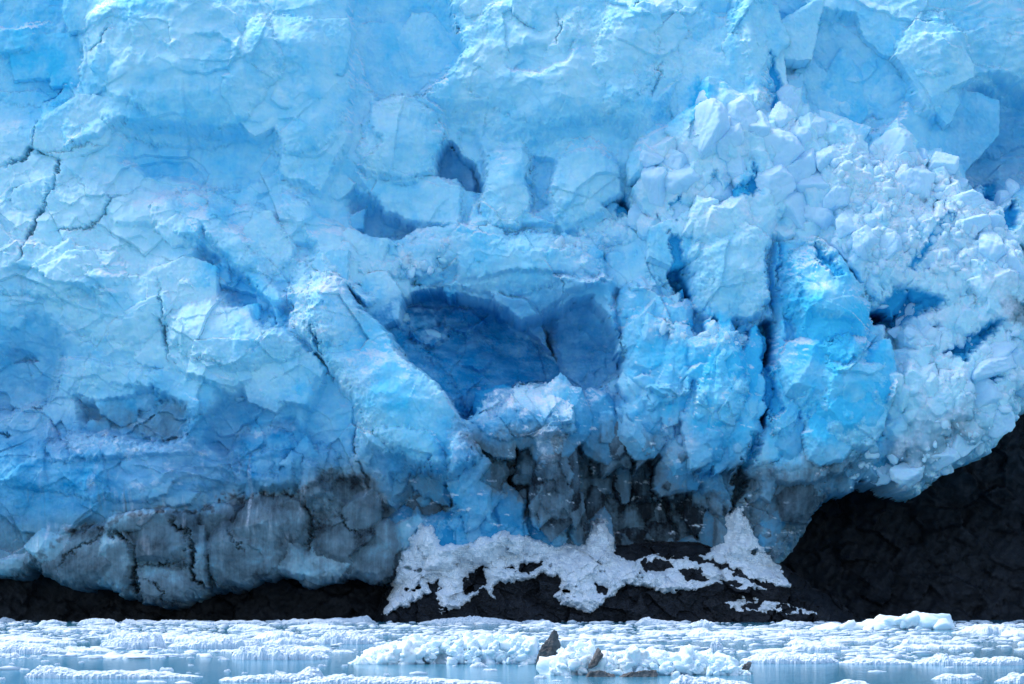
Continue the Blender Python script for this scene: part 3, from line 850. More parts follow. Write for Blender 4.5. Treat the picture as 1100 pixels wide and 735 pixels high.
def scatter(mask, n, lo, hi, asp, kind, seed, proud, box, power=2.4):
    r_ = random.Random(seed); k = 0; got = []
    while len(got) < n and k < n * 60:
        k += 1
        px, py = r_.uniform(box[0], box[1]), r_.uniform(box[2], box[3])
        ix = int((px - X[0, 0]) / STEP); iy = int((py - Y[0, 0]) / STEP)
        if r_.random() > mask[iy, ix]:
            continue
        q = lo + (hi - lo) * r_.random() ** power
        got.append((q, px, py))
    got.sort(reverse=True)
    for q, px, py in got:
        stamp(px, py, q * r_.uniform(.75, 1.25), q * r_.uniform(*asp), r_.uniform(-38, 38), kind, r_, proud, .2, r_.randint(4, 7))


hollow = G.region([(110, 125), (300, 125), (305, 205), (140, 200)], 10) + G.region([(370, 130), (690, 140), (690, 240), (370, 262)], 10) + G.region([(-80, 330), (80, 335), (90, 450), (215, 410), (335, 420), (340, 520), (-80, 480)], 10) + G.region([(200, 240), (320, 330), (310, 360), (200, 310)], 8)
scatter(np.clip(calm - reg_foot - reg_cave - reg_slab - reg_centre - hollow, 0, 1), 34, 14, 52, (.5, 1.1), 6, 58, .12, (-40, 760, -60, 480), 1.5)
scatter(np.clip(calm - reg_cave, 0, 1), 16, 14, 46, (.8, 1.6), 6, 59, .2, (760, 1140, -60, 130), 1.5)
scatter(reg_seracs, 110, 6, 30, (.9, 1.7), 5, 51, .95, (640, 910, 90, 290))
scatter(rub, 420, 3, 20, (.8, 1.9), 5, 52, 1.0, (860, 1110, 140, 480), 2.8)
scatter(reg_cauli, 260, 3, 24, (.7, 1.6), 5, 53, 1.0, (900, 1120, 290, 540), 2.8)
scatter(reg_centre * (1 - reg_cave) * (1 - G.region([(490, 395), (670, 395), (670, 440), (600, 470), (500, 470)], 4)), 150, 3, 14, (1.0, 2.4), 6, 54, .8, (430, 860, 310, 600))
scatter(G.region([(560, 270), (600, 255), (680, 224), (676, 262), (640, 284), (600, 280)], 5), 40, 3, 9, (.7, 1.2), 5, 55, .8, (550, 690, 220, 290))
scatter(G.region([(410, 260), (440, 248), (500, 244), (496, 276), (440, 298), (415, 290)], 5), 36, 3, 11, (.6, 1.1), 5, 56, .8, (400, 510, 235, 300))
scatter(np.clip(calm - reg_foot - reg_cave - reg_slab, 0, 1) * sst(.1, .4, fbm(X / 50, Y / 40, 165, 3)) * sst(180, 300, Y), 120, 3, 16, (.5, 1.0), 6, 57, .45, (0, 760, 180, 540))
holes = [
    ([(926, 338), (946, 324), (970, 318), (1002, 328), (990, 340), (968, 342), (955, 356), (936, 352)], -34, 0, -.6, 4), ([(1006, 388), (1030, 368), (1066, 352), (1062, 366), (1032, 382), (1020, 398)], -30, 0, -.4, 3),
    ([(1034, 410), (1054, 400), (1062, 412), (1044, 424)], -22, 0, -.3, 3), ([(1074, 236), (1092, 218), (1100, 228), (1090, 250), (1080, 254)], -26, 0, 0, 3), ([(1066, 186), (1092, 176), (1082, 214), (1070, 208)], -22, 0, -.3, 4),
    ([(738, 150), (744, 128), (754, 112), (758, 124), (752, 146)], -26, 0, 0, 2.5), ([(780, 216), (796, 208), (804, 186), (812, 200), (800, 216), (786, 224)], -22, 0, 0, 2.5), ([(826, 60), (834, 80), (842, 118), (832, 134), (826, 100)], -16, 0, 0, 3),
    ([(672, 200), (680, 214), (676, 226), (662, 224)], -18, 0, 0, 2.5), ([(726, 206), (730, 222), (722, 236), (720, 220)], -14, 0, 0, 2), ([(768, 192), (774, 214), (770, 222), (764, 206)], -14, 0, 0, 2),
    ([(868, 270), (884, 290), (892, 306), (884, 306), (872, 290)], -18, 0, 0, 2.5), ([(968, 296), (978, 276), (992, 256), (1014, 238), (1016, 244), (998, 262), (984, 282), (974, 298)], -14, 0, 0, 2),
    ([(720, 250), (732, 262), (728, 286), (740, 318), (728, 320), (716, 292), (718, 266)], -22, 0, 0, 2), ([(816, 346), (826, 350), (824, 384), (830, 440), (822, 452), (814, 430), (818, 395), (812, 362)], -26, 0, 0, 2),
    ([(802, 470), (810, 466), (804, 500), (796, 536), (788, 548), (792, 520)], -24, 0, 0, 2.5), ([(1082, 330), (1100, 316), (1100, 326), (1090, 342)], -14, 0, 0, 3), ([(930, 500), (946, 492), (960, 500), (940, 508)], -14, 0, 0, 4),
]
for poly, h, gx, gy, w in holes:
    G.plate(poly, h * .75, gx, gy, w + .5, 1.6)
foot_cracks = [([(126, 558), (140, 592), (147, 612), (146, 648)], 16, 2.0), ([(182, 556), (200, 576), (208, 596), (212, 622), (226, 636)], 14, 1.8), ([(144, 614), (176, 610), (204, 603)], 9, 1.4), ([(150, 624), (175, 634), (194, 647)], 9, 1.4),
               ([(248, 566), (262, 584), (270, 594)], 9, 1.5), ([(228, 580), (226, 610), (232, 634)], 12, 1.8), ([(330, 530), (336, 560), (332, 596)], 14, 3.4), ([(64, 616), (72, 598), (100, 584), (128, 560)], 8, 1.5),
               ([(356, 540), (372, 570), (400, 590)], 8, 1.4)]
for pl, dp, wd in foot_cracks:
    G.groove(pl, dp * .75, wd * .65, warp=2.2)
for pl, dp, wd in grooves[:8] + grooves[10:12] + grooves[13:17]:
    G.groove(pl, dp * .55, wd * .6, warp=1.3)
D = G.D

# outline of the ice: undercut foot, cave mouth on the right
ICE = [(-90, 615), (0, 620), (28, 618), (40, 608), (52, 624), (92, 637), (118, 630), (130, 645), (155, 650), (190, 652), (207, 640), (228, 637),
       (255, 641), (280, 623), (312, 622), (330, 630), (372, 622), (410, 632), (430, 626), (500, 622), (600, 625), (660, 625), (740, 615), (800, 612),
       (846, 612), (851, 598), (866, 573), (880, 555), (888, 538), (917, 525), (922, 515), (940, 519), (956, 516), (962, 530), (985, 531),
       (1010, 516), (1040, 496), (1063, 481), (1085, 455), (1100, 442), (1190, 395), (1190, -100), (-90, -100)]
s, dd = G.sdf(ICE, 5000, 1.3)
sd_ice = np.full(G.shape, -99, f32); sd_ice[s] = dd
Rr = (12 + 16 * sst(430, 860, X)) * (1 + .4 * fbm(X / 60, Y / 60, 91, 2))
t = np.clip(1 - sd_ice / Rr, 0, 1)
G.D -= 34 * (1 - np.sqrt(np.clip(1 - t * t, 0, 1)))
G.D -= np.clip(-sd_ice, 0, 6) * 24
keep = sd_ice > -6.5

# ---- tints of the ice: blue (dense), snow (fresh white), dirt (mostly rock flour), clear (darker, bubble free in the cave)
def regs(lst, warp=2.4):
    m = np.zeros(G.shape, f32)
    for poly, a, w in lst:
        m = np.maximum(m, a * G.region(poly, w, 1.0 if w <= 3 else warp))
    return m


blue = 0.34 + 0.62 * fbm(X / 90, Y / 80, 201, 5, .6) + .55 * fbm(X / 15 + .4 * fbm(X / 20, Y / 20, 203, 3), Y / 16, 202, 5, .6) * .7
blue += regs([
    ([(365, -90), (380, 60), (400, 100), (480, 70), (497, 46), (474, -90)], .18, 8),
    ([(210, 250), (310, 330), (310, 355), (215, 300)], .45, 18),
    ([(330, 300), (410, 351), (520, 492), (470, 500), (380, 400), (350, 380)], .3, 10),
    ([(828, 262), (892, 276), (954, 396), (930, 440), (832, 500), (812, 470)], .45, 14),
    ([(846, 330), (912, 352), (900, 395), (846, 400)], .9, 12),
    ([(120, 130), (290, 140), (298, 185), (150, 180)], .15, 26),
    ([(-80, -80), (85, -80), (70, 150), (-80, 60)], .25, 12),
    ([(668, 320), (745, 330), (820, 350), (815, 470), (700, 470), (668, 400)], .35, 14),
    ([(740, 90), (770, 100), (745, 150), (735, 140)], .8, 6), ([(780, 195), (810, 185), (806, 214), (784, 220)], .8, 6),
    ([(815, 80), (832, 90), (842, 130), (826, 118)], .6, 6),
])
blue -= .45 * reg_jumble + .2 * reg_cauli
blue -= regs([([(-80, 130), (60, 160), (170, 200), (180, 300), (60, 300), (-80, 280)], .55, 30), ([(60, 300), (240, 300), (240, 400), (60, 400)], .3, 30), ([(490, 0), (730, 0), (720, 120), (600, 140), (500, 100)], .2, 25)])
clear_dark = regs([
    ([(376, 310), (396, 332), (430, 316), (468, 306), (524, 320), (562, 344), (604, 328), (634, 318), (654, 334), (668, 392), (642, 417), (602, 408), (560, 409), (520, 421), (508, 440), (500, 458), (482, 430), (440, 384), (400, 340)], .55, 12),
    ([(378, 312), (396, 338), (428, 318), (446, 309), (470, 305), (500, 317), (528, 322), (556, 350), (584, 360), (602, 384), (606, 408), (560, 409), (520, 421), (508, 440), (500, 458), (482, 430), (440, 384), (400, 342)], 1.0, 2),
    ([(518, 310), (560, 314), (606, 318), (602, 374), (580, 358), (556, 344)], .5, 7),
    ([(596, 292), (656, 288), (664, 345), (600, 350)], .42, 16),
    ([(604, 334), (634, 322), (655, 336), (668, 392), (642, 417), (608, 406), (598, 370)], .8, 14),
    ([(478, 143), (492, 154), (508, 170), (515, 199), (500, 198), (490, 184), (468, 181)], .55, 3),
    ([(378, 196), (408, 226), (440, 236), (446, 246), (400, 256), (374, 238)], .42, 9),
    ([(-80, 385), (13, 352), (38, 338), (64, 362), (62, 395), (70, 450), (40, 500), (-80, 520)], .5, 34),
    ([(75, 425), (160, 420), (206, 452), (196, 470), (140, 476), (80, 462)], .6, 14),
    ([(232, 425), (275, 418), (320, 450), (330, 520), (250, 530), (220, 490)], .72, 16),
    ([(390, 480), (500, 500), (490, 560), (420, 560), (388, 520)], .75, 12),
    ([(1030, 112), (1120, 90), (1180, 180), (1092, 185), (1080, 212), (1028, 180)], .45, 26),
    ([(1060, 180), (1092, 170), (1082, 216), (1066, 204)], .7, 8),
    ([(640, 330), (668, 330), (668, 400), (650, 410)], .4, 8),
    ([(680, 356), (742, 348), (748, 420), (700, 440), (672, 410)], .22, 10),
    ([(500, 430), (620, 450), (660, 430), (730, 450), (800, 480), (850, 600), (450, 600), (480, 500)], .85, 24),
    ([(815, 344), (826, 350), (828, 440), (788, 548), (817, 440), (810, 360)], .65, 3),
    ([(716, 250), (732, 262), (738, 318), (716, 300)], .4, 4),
    ([(926, 336), (966, 318), (1002, 328), (955, 356)], .55, 6), ([(1008, 384), (1066, 352), (1060, 366), (1018, 396)], .5, 6),  # shade of the dark holes put into the darker blue tint
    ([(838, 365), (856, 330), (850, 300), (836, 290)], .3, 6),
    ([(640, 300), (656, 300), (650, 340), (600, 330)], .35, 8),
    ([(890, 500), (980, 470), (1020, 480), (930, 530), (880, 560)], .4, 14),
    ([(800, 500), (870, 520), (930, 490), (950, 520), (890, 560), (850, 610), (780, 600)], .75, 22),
    ([(-80, 470), (60, 440), (220, 440), (330, 440), (390, 500), (330, 540), (140, 560), (-80, 600)], .85, 40),  # darker blue tint across the lower left band
])
clear_dark *= 1 - .75 * np.maximum(G.region([(398, 334), (440, 316), (470, 320), (458, 345), (425, 354)], 5, 2.5), G.region([(440, 350), (470, 336), (484, 352), (462, 366)], 4, 2.5)) * sst(-.3, .3, fbm(X / 9, Y / 9, 213, 4))
clear_dark *= 1 - .15 * G.region([(528, 312), (566, 320), (582, 338), (600, 374), (576, 356), (552, 340)], 4, 1.5)
clear_dark = clear_dark * (.86 + .55 * fbm(X / 26, Y / 12, 212, 5, .6))
mott = sst(.08, .42, fbm(X / 15, Y / 12, 211, 4))
snow_line = regs([
    ([(312, 310), (352, 296), (376, 310), (392, 350), (370, 372), (330, 370), (310, 350)], .9, 10),
    ([(372, 388), (410, 385), (402, 420), (376, 430)], .8, 8),
    ([(512, 428), (528, 416), (560, 409), (604, 408), (590, 432), (575, 448), (560, 455), (545, 440), (520, 452)], 1.3, 4),
    ([(574, 476), (596, 466), (616, 478), (600, 492), (580, 500)], .9, 4),
    ([(430, 255), (462, 240), (495, 262), (440, 300), (412, 286)], .85, 10),
    ([(590, 262), (640, 240), (680, 226), (664, 262), (640, 280), (610, 276)], .85, 8),
    ([(700, 348), (740, 352), (800, 356), (806, 372), (780, 376), (752, 384), (730, 368), (700, 366)], 1.0, 5),
    ([(708, 458), (740, 450), (744, 480), (720, 500), (704, 488)], .9, 7),
    ([(46, 450), (56, 458), (66, 472), (110, 464), (150, 474), (205, 468), (230, 486), (150, 490), (60, 490)], .8, 6),
    ([(120, 480), (240, 470), (250, 520), (140, 540)], .45, 16),
    ([(250, 470), (312, 452), (320, 464), (270, 480)], .6, 6),
    ([(170, 300), (240, 316), (330, 372), (350, 400), (250, 350), (180, 330)], .5, 10),
    ([(440, 570), (470, 560), (480, 620), (430, 640)], .8, 8),
    ([(640, 555), (660, 560), (668, 600), (640, 600)], .6, 8),
    ([(540, 350), (530, 300), (440, 300), (400, 330)], .0, 8),
    ([(490, 470), (510, 468), (512, 492), (492, 498)], .7, 6),
    ([(420, 520), (380, 480), (365, 470), (372, 500), (400, 560)], .3, 6),
])
snow = snow_line * (.25 + .75 * mott)
snow = np.maximum(snow, .55 * reg_jumble * sst(-.1, .4, fbm(X / 22, Y / 22, 221, 4)))
snow = np.maximum(snow, .7 * G.region([(900, 160), (1000, 160), (1090, 260), (1090, 320), (960, 310), (880, 200)], 14) * sst(-.35, .25, fbm(X / 12, Y / 12, 222, 4)))
# thin rime on up-facing ledges: fallen crumbs lie where the surface is flat enough
gy_ = np.gradient(G.D, STEP, axis=0)
ledge = sst(.55, 1.3, gy_ + .35 * fbm(X / 10, Y / 10, 231, 3))
snow = np.maximum(snow, .75 * ledge * sst(-.1, .35, fbm(X / 45, Y / 45, 232, 3)) * (1 - reg_foot) * (1 - reg_cave) * (1 - np.clip(clear_dark * 1.5, 0, 1)))
foot_soft = G.region([(-80, 560), (80, 556), (230, 540), (330, 500), (395, 490), (440, 560), (430, 640), (-80, 680)], 22)
dirt = reg_foot * (.72 + .55 * fbm(X / 34, Y / 24, 241, 3))
dirt = np.maximum(dirt, .36 * foot_soft)
dirt = np.maximum(dirt, regs([
    ([(500, 470), (560, 470), (640, 470), (664, 462), (724, 486), (760, 528), (790, 540), (850, 560), (840, 610), (660, 605), (560, 560), (520, 500)], .78, 18),
    ([(640, 490), (700, 480), (750, 528), (770, 560), (700, 575), (640, 540)], 1.15, 14),
    ([(540, 478), (572, 472), (576, 530), (548, 540)], .9, 7),
    ([(360, 505), (392, 505), (420, 560), (380, 580), (352, 540)], .85, 12),
    ([(420, 512), (486, 512), (480, 552), (430, 552)], .45, 10),
    ([(335, 538), (351, 534), (346, 594), (334, 596)], .8, 9),  # dark slot in the foot: its shade painted with the dirt tint
    ([(80, 430), (200, 440), (190, 468), (100, 462)], .35, 10),
    ([(780, 500), (870, 500), (930, 490), (880, 560), (850, 600), (790, 560)], .6, 18),
    ([(960, 470), (1030, 440), (1040, 480), (960, 530), (900, 530)], .42, 18),
]) * (.85 + .7 * fbm(X / 18, Y / 30, 242, 5)))
# clearer pillars standing in the silty foot
pil = np.zeros(G.shape, f32)
for cx_, cy_, rx_, ry_ in [(500, 512, 17, 46), (598, 514, 24, 50), (478, 572, 30, 26), (518, 570, 24, 30), (548, 556, 18, 34), (646, 585, 16, 34), (578, 574, 22, 22), (690, 455, 32, 36), (735, 480, 26, 40),
                           (640, 452, 28, 34), (765, 440, 30, 90), (560, 446, 54, 36), (672, 520, 9, 26), (716, 540, 8, 22), (752, 560, 12, 26), (880, 470, 50, 44), (832, 560, 14, 40), (620, 580, 14, 24)]:
    xx, yy = X + 1.5 * G.wx, Y + 1.5 * G.wy
    pil = np.maximum(pil, sst(1.15, .75, np.sqrt(((xx - cx_) / rx_) ** 2 + ((yy - cy_) / ry_) ** 2)))
fleck = sst(.30, .5, fbm(X / 15, Y / 8, 246, 5, .6)) * reg_centre * (1 - reg_cave * .6)
snow = np.maximum(snow, .85 * fleck)
# silt lines and drips
sl = np.exp(-(np.abs(G.line([(36, 604), (80, 571), (130, 558), (150, 553), (230, 547), (245, 538), (330, 528), (352, 520)], 4000, 1.5)[1]) / 7) ** 2)
dirt = np.maximum(dirt, .95 * sl * sst(-.25, .25, fbm(X / 9, Y / 9, 243, 3)))
drip = sst(.1, .5, fbm(X / 4.5, Y / 60, 244, 3)) * G.region([(-80, 520), (300, 540), (350, 520), (360, 600), (-80, 640)], 20)
dirt = np.maximum(dirt, .5 * drip * sst(-.2, .3, fbm(X / 40, Y / 40, 248, 3)))
snow = np.maximum(snow, .4 * sst(.05, .5, fbm(X / 7 + 30, Y / 50, 245, 4)) * sst(-.2, .3, fbm(X / 50, Y / 40, 249, 3)) * G.region([(40, 490), (330, 490), (330, 590), (40, 590)], 18))
dirt = dirt + regs([([(1062, 330), (1100, 322), (1100, 352), (1066, 354)], .5, 6), ([(984, 214), (992, 214), (992, 222), (984, 222)], .7, 3)])
for kd, dm, da, cm, ca, ba in [(0, .45, .04, .5, .55, .3), (1, .2, 0, .4, .10, .2), (2, .8, .36, .7, .45, 0), (3, .70, -.04, .5, 0, 0), (4, .3, 0, .15, 0, -.2), (5, .9, 0, .9, 0, 0), (6, .85, 0, .85, 0, 0)]:
    w_ = S_ID == kd
    vv = S_VAR - .5
    dirt = np.where(w_, dirt * dm + da + (.34 * (S_VAR - .3) if kd == 3 else 0), dirt)
    clear_dark = np.where(w_, np.clip(clear_dark * cm + ca * (1 + .8 * vv), 0, 1), clear_dark)
    blue = np.where(w_, blue + ba + .5 * vv, blue)
for pl, dp, wd in foot_cracks:          # darker tint along the cracks of the foot
    s_, d_, _sd, _tl = G.line(pl, 20, 2.2)
    dirt[s_] = np.maximum(dirt[s_], .8 * np.exp(-(d_ / (wd * .8)) ** 2) * sst(-.35, .2, fbm(X[s_] / 9, Y[s_] / 9, 251, 3)))
for poly, h, gx, gy, w in holes:  # gap glow painted in as blue, deepest holes also darkened
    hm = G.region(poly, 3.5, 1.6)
    blue = np.maximum(blue, 1.25 * hm); clear_dark = np.maximum(clear_dark * (1 - .5 * hm), (.5 if h < -28 else .12) * hm); snow = snow * (1 - hm)
zones = np.stack([np.clip(blue, 0, 1.3), np.clip(snow, 0, 1), np.clip(dirt, 0, 1), np.clip(clear_dark, 0, 1)], -1)

# ---- parts of the one glacier
cx, cy = G.X[:-1, :-1], G.Y[:-1, :-1]
def cellmask(poly):
    m = np.zeros(G.shape, bool)
    s, d = G.sdf(poly, 30, 1.0)
    m[s] = d > 0
    return m[:-1, :-1]


p_cave = cellmask([(376, 310), (396, 332), (430, 316), (468, 306), (524, 320), (562, 344), (604, 328), (634, 318), (654, 334), (668, 392), (642, 417), (602, 408), (560, 409), (520, 421), (508, 440), (500, 458), (482, 430), (440, 384), (400, 340)])
p_foot = cellmask([(-180, 604), (36, 604), (80, 571), (130, 558), (150, 553), (230, 547), (245, 538), (330, 528), (352, 508), (384, 500), (420, 560), (432, 580), (432, 700), (-180, 700)]) & ~p_cave
p_dark = cellmask([(432, 560), (486, 556), (520, 478), (612, 478), (664, 474), (724, 490), (780, 540), (800, 560), (860, 560), (860, 700), (432, 700)]) & ~p_cave & ~p_foot
p_slab = cellmask([(822, 262), (892, 276), (910, 306), (944, 352), (954, 396), (946, 440), (930, 482), (900, 525), (870, 555), (800, 555), (812, 470), (826, 440)]) & ~p_dark
p_rub = cellmask([(882, 150), (960, 145), (1030, 190), (1075, 215), (1190, 225), (1190, 470), (960, 560), (905, 520), (932, 482), (948, 440), (956, 396), (946, 352), (912, 306), (894, 276), (900, 200)]) & ~p_slab & ~p_dark
p_wall = ~(p_cave | p_foot | p_dark | p_slab | p_rub)
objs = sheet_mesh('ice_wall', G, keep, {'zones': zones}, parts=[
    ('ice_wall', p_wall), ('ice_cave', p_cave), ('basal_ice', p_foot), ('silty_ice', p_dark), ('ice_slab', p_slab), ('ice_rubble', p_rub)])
glacier = bpy.data.objects.new('glacier', None)
COL.objects.link(glacier)
glacier.location = (0, Y0, 0)
tag(glacier, 'towering blue glacier front filling the picture above the dark rock and floating ice', 'glacier')
plabel = {'ice_cave': 'deep blue hollow in the middle of the ice front', 'basal_ice': 'grey dirty cracked ice along the lower left foot',
          'silty_ice': 'dark silt-laden ice under the blue hollow', 'ice_slab': 'bright blue slab right of the dark crevice',
          'ice_rubble': 'pale tumbled ice blocks on the right slope'}


def adopt(o, parent):
    o.parent = parent
    o.matrix_parent_inverse = parent.matrix_world.inverted()


bpy.context.view_layer.update()
for o in objs:
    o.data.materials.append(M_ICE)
    adopt(o, glacier)
    n = o.name.split('.')[0]
    if n in plabel:
        o['label'] = plabel[n]

# the body of the glacier behind its front: a closed mass running back and up from the crest
def body():
    bm = bmesh.new()
    zt = plane_z(-80)
    rows = [(Y0 + 5.5, zt - .5), (Y0 + 9, zt + 7), (Y0 + 14, zt + 14), (Y0 + 60, zt + 18), (Y0 + 200, zt + 20), (Y0 + 500, zt + 40)]
    xs = np.linspace(-66, 66, 60)
    rs = random.Random(5)
    g = []
    for j, (y, z) in enumerate(rows):
        g.append([bm.verts.new((x, y + (rs.uniform(-1, 1) if j else 0), z + (rs.uniform(-2, 2) if j else 0))) for x in xs])
    for j in range(len(rows) - 1):
        for i in range(len(xs) - 1):
            bm.faces.new((g[j][i], g[j][i + 1], g[j + 1][i + 1], g[j + 1][i]))
    for i in (0, len(xs) - 1):
        low = [bm.verts.new((xs[i], y, 8 if j else 25)) for j, (y, z) in enumerate(rows)]
        for j in range(len(rows) - 1):
            bm.faces.new((g[j][i], g[j + 1][i], low[j + 1], low[j]))
    me = bpy.data.meshes.new('ice_crest')
    bm.normal_update(); bm.to_mesh(me); bm.free()
    o = bpy.data.objects.new('ice_crest', me); COL.objects.link(o)
    me.materials.append(M_SERAC)
    adopt(o, glacier)


body()

# ------------------------------------------------------------------ bedrock
K = Sheet(-90, 1190, 380, 684, 2.0)
K.warp(5, 30, 303)
K.macro([(0, 600, -70), (200, 620, -75), (380, 620, -70), (0, 668, -40), (200, 668, -38), (390, 668, -30), (500, 600, -90), (700, 600, -90), (800, 560, -120),
         (860, 560, -170), (900, 600, -150), (950, 640, -110), (980, 560, -130), (1060, 520, -95), (1100, 470, -80), (1160, 500, -60), (1050, 620, -85),
         (1000, 668, -60), (1100, 668, -45), (920, 668, -70), (600, 668, -60), (600, 400, -150), (200, 400, -150), (1150, 400, -110), (900, 450, -190)], 45)
kf = K.facets(46, 311, .8, .35, .8, 25, .004) + K.facets(17, 312, .9, .35, .8, -15, .004) * .8
K.D += kf * .8 + 4 * ridged((K.X + .6 * K.Y) / 11, (K.Y - .6 * K.X) / 60, 315, 4, .6) + 6 * ridged(K.X / 30, K.Y / 26, 313, 5, .55) + 1.5 * fbm(K.X / 5, K.Y / 5, 314, 3)
rk = sheet_mesh('rock_cliff', K, np.ones(K.shape, bool))[0]
rk.data.materials.append(M_ROCK)
tag(rk, 'black bedrock cliff in the shade under the overhanging ice', 'rock cliff')

LEDGE = [(388, 690), (405, 655), (420, 632), (444, 604), (500, 592), (560, 586), (640, 592), (690, 586), (730, 584), (776, 590), (812, 602), (852, 612), (876, 632), (896, 642), (925, 668), (940, 690)]
S = Sheet(380, 950, 570, 690, 0.5)
S.warp(5, 25, 323)
s, d = S.sdf(LEDGE, 999, 1.0)
S.D[:] = -46
dome = np.sqrt(1 - np.clip(1 - d / 34, 0, 1) ** 2) * np.where(d > 0, 1, 0)
S.D += dome * 26 + (S.Y - 590) * .62 * sst(-2, 20, d)
S.D += S.facets(34, 331, .8, .25, .75, 30, .004) + S.facets(12, 332, .9, .3, .8, -20, .004) * .7
S.D += 2.5 * ridged((S.X + S.Y) / 60, (S.Y - .35 * S.X) / 8, 335, 4, .6)
S.D += 7 * ridged(S.X / 38, S.Y / 30, 333, 5, .55) + 1.3 * fbm(S.X / 4, S.Y / 4, 334, 3)
lo = sheet_mesh('rock_ledge', S, d > -3)[0]
lo.data.materials.append(M_ROCK)
tag(lo, 'low dark rock ledge at the waterline carrying the white snow', 'rock')

# snow lying on the ledge: three separate sheets following the rock
def snow_sheet(name, label, outline, holes, thick, seed):
    T = Sheet(min(p[0] for p in outline) - 8, max(p[0] for p in outline) + 8, min(p[1] for p in outline) - 8, max(p[1] for p in outline) + 8, 0.5)
    ix = np.clip(np.round((T.X - S.X[0, 0]) * 2).astype(int), 0, S.shape[1] - 1)
    iy = np.clip(np.round((T.Y - S.Y[0, 0]) * 2).astype(int), 0, S.shape[0] - 1)
    base = S.D[iy, ix]
    gx_ = np.clip(np.round((T.X - G.X[0, 0]) / STEP).astype(int), 0, G.shape[1] - 1); gy2 = np.clip(np.round((T.Y - G.Y[0, 0]) / STEP).astype(int), 0, G.shape[0] - 1)
    base = np.maximum(base, np.where(sd_ice[gy2, gx_] > 0, G.D[gy2, gx_] - 2, -99))
    T.warp(6, 14, seed); T.warp(2.5, 5, seed + 1)
    s, d = T.sdf(outline, 999, 1.0)
    dd = d.copy()
    for h in holes:
        s2, d2 = T.sdf(h, 999, 1.0)
        dd = np.minimum(dd, -d2)
    dd = np.minimum(dd, 9 - 14 * sst(.26, .5, fbm(T.X / 20, T.Y / 11, seed + 4, 4)) * sst(-40, 10, T.Y - max(p[1] for p in outline) + 40))
    dd = dd + 2.6 * fbm(T.X / 7, T.Y / 6, seed + 6, 4) - .3
    m = np.sqrt(np.clip(dd / 12, 0, 1))
    T.D = base + m * thick - .8 + np.where(dd < 0, -2.0, 0) + m * (8 * fbm(T.X / 16, T.Y / 12, seed + 2, 5) + (T.lumps(13, seed + 3) - .4) * 6 + (T.lumps(6, seed + 4) - .4) * 1.4 + .5 * T.facets(8, seed + 8, .9, .35, 1, 0, .01))
    o = sheet_mesh(name, T, dd > -1.2)[0]
    o.data.materials.append(M_SNOW)
    tag(o, label, 'snow')
    return o


snow_sheet('snow_apron', 'broad dirty white snow apron draped over the dark ledge below the silty ice',
           [(410, 660), (418, 636), (428, 608), (440, 580), (452, 562), (468, 566), (474, 584), (500, 582), (524, 576), (545, 570), (566, 576), (600, 586), (630, 584), (640, 562), (654, 558), (664, 596), (700, 612), (735, 626), (745, 634), (710, 640),
            (690, 630), (672, 628), (655, 642), (640, 654), (625, 658), (604, 650), (594, 640), (602, 628), (600, 618), (578, 618), (560, 626), (540, 624), (530, 632), (536, 648), (520, 632), (506, 646),
            (480, 656), (474, 660), (468, 636), (452, 642), (440, 654)],
           [[(460, 628), (470, 622), (474, 632), (466, 638)], [(505, 616), (518, 610), (524, 624), (512, 634), (498, 636)], [(560, 606), (582, 606), (576, 614), (560, 614)],
            [(582, 624), (600, 616), (598, 628), (586, 630)], [(640, 628), (652, 632), (648, 640), (638, 638)]], 24, 401)
snow_sheet('snow_fan', 'white snow fan spilling from the crevice foot beside the cave mouth',
           [(782, 556), (792, 544), (800, 546), (806, 566), (818, 584), (836, 604), (852, 634), (826, 628), (800, 616), (778, 606), (752, 600), (764, 590), (780, 582)], [], 14, 421)
snow_sheet('snow_patch', 'thin streaky snow left on the ledge between the apron and the fan',
           [(668, 606), (700, 596), (740, 600), (762, 606), (800, 620), (822, 632), (800, 634), (770, 626), (748, 636), (716, 630), (690, 618)],
           [[(690, 604), (716, 602), (724, 610), (700, 614)], [(730, 612), (752, 612), (760, 622), (736, 622)], [(776, 622), (790, 622), (796, 628), (780, 628)]], 6, 441)
snow_sheet('snow_patch', 'small low snow streaks near the waterline at the right of the ledge',
           [(776, 648), (800, 642), (830, 646), (868, 654), (880, 660), (850, 660), (812, 656), (786, 656)],
           [[(800, 646), (816, 648), (812, 653), (798, 651)], [(836, 650), (852, 653), (846, 657), (832, 655)]], 4, 461)

# ------------------------------------------------------------------ seracs: free standing blocks along the crest of the jumble
def ico(sub):
    bm = bmesh.new()
    bmesh.ops.create_icosphere(bm, subdivisions=sub, radius=1)
    bm.verts.ensure_lookup_table()
    v = np.array([p.co[:] for p in bm.verts]); f = np.array([[q.index for q in p.verts] for p in bm.faces])
    bm.free()
    return v, f


ICO2, ICO4, ICO5 = ico(2), ico(4), ico(5)


def mesh_from(name, v, f, mat, smooth=True):
    me = bpy.data.meshes.new(name)
    me.from_pydata([tuple(p) for p in v], [], [tuple(q) for q in f])
    me.polygons.foreach_set('use_smooth', np.full(len(me.polygons), smooth))
    me.materials.append(mat)
    me.update()
    return me


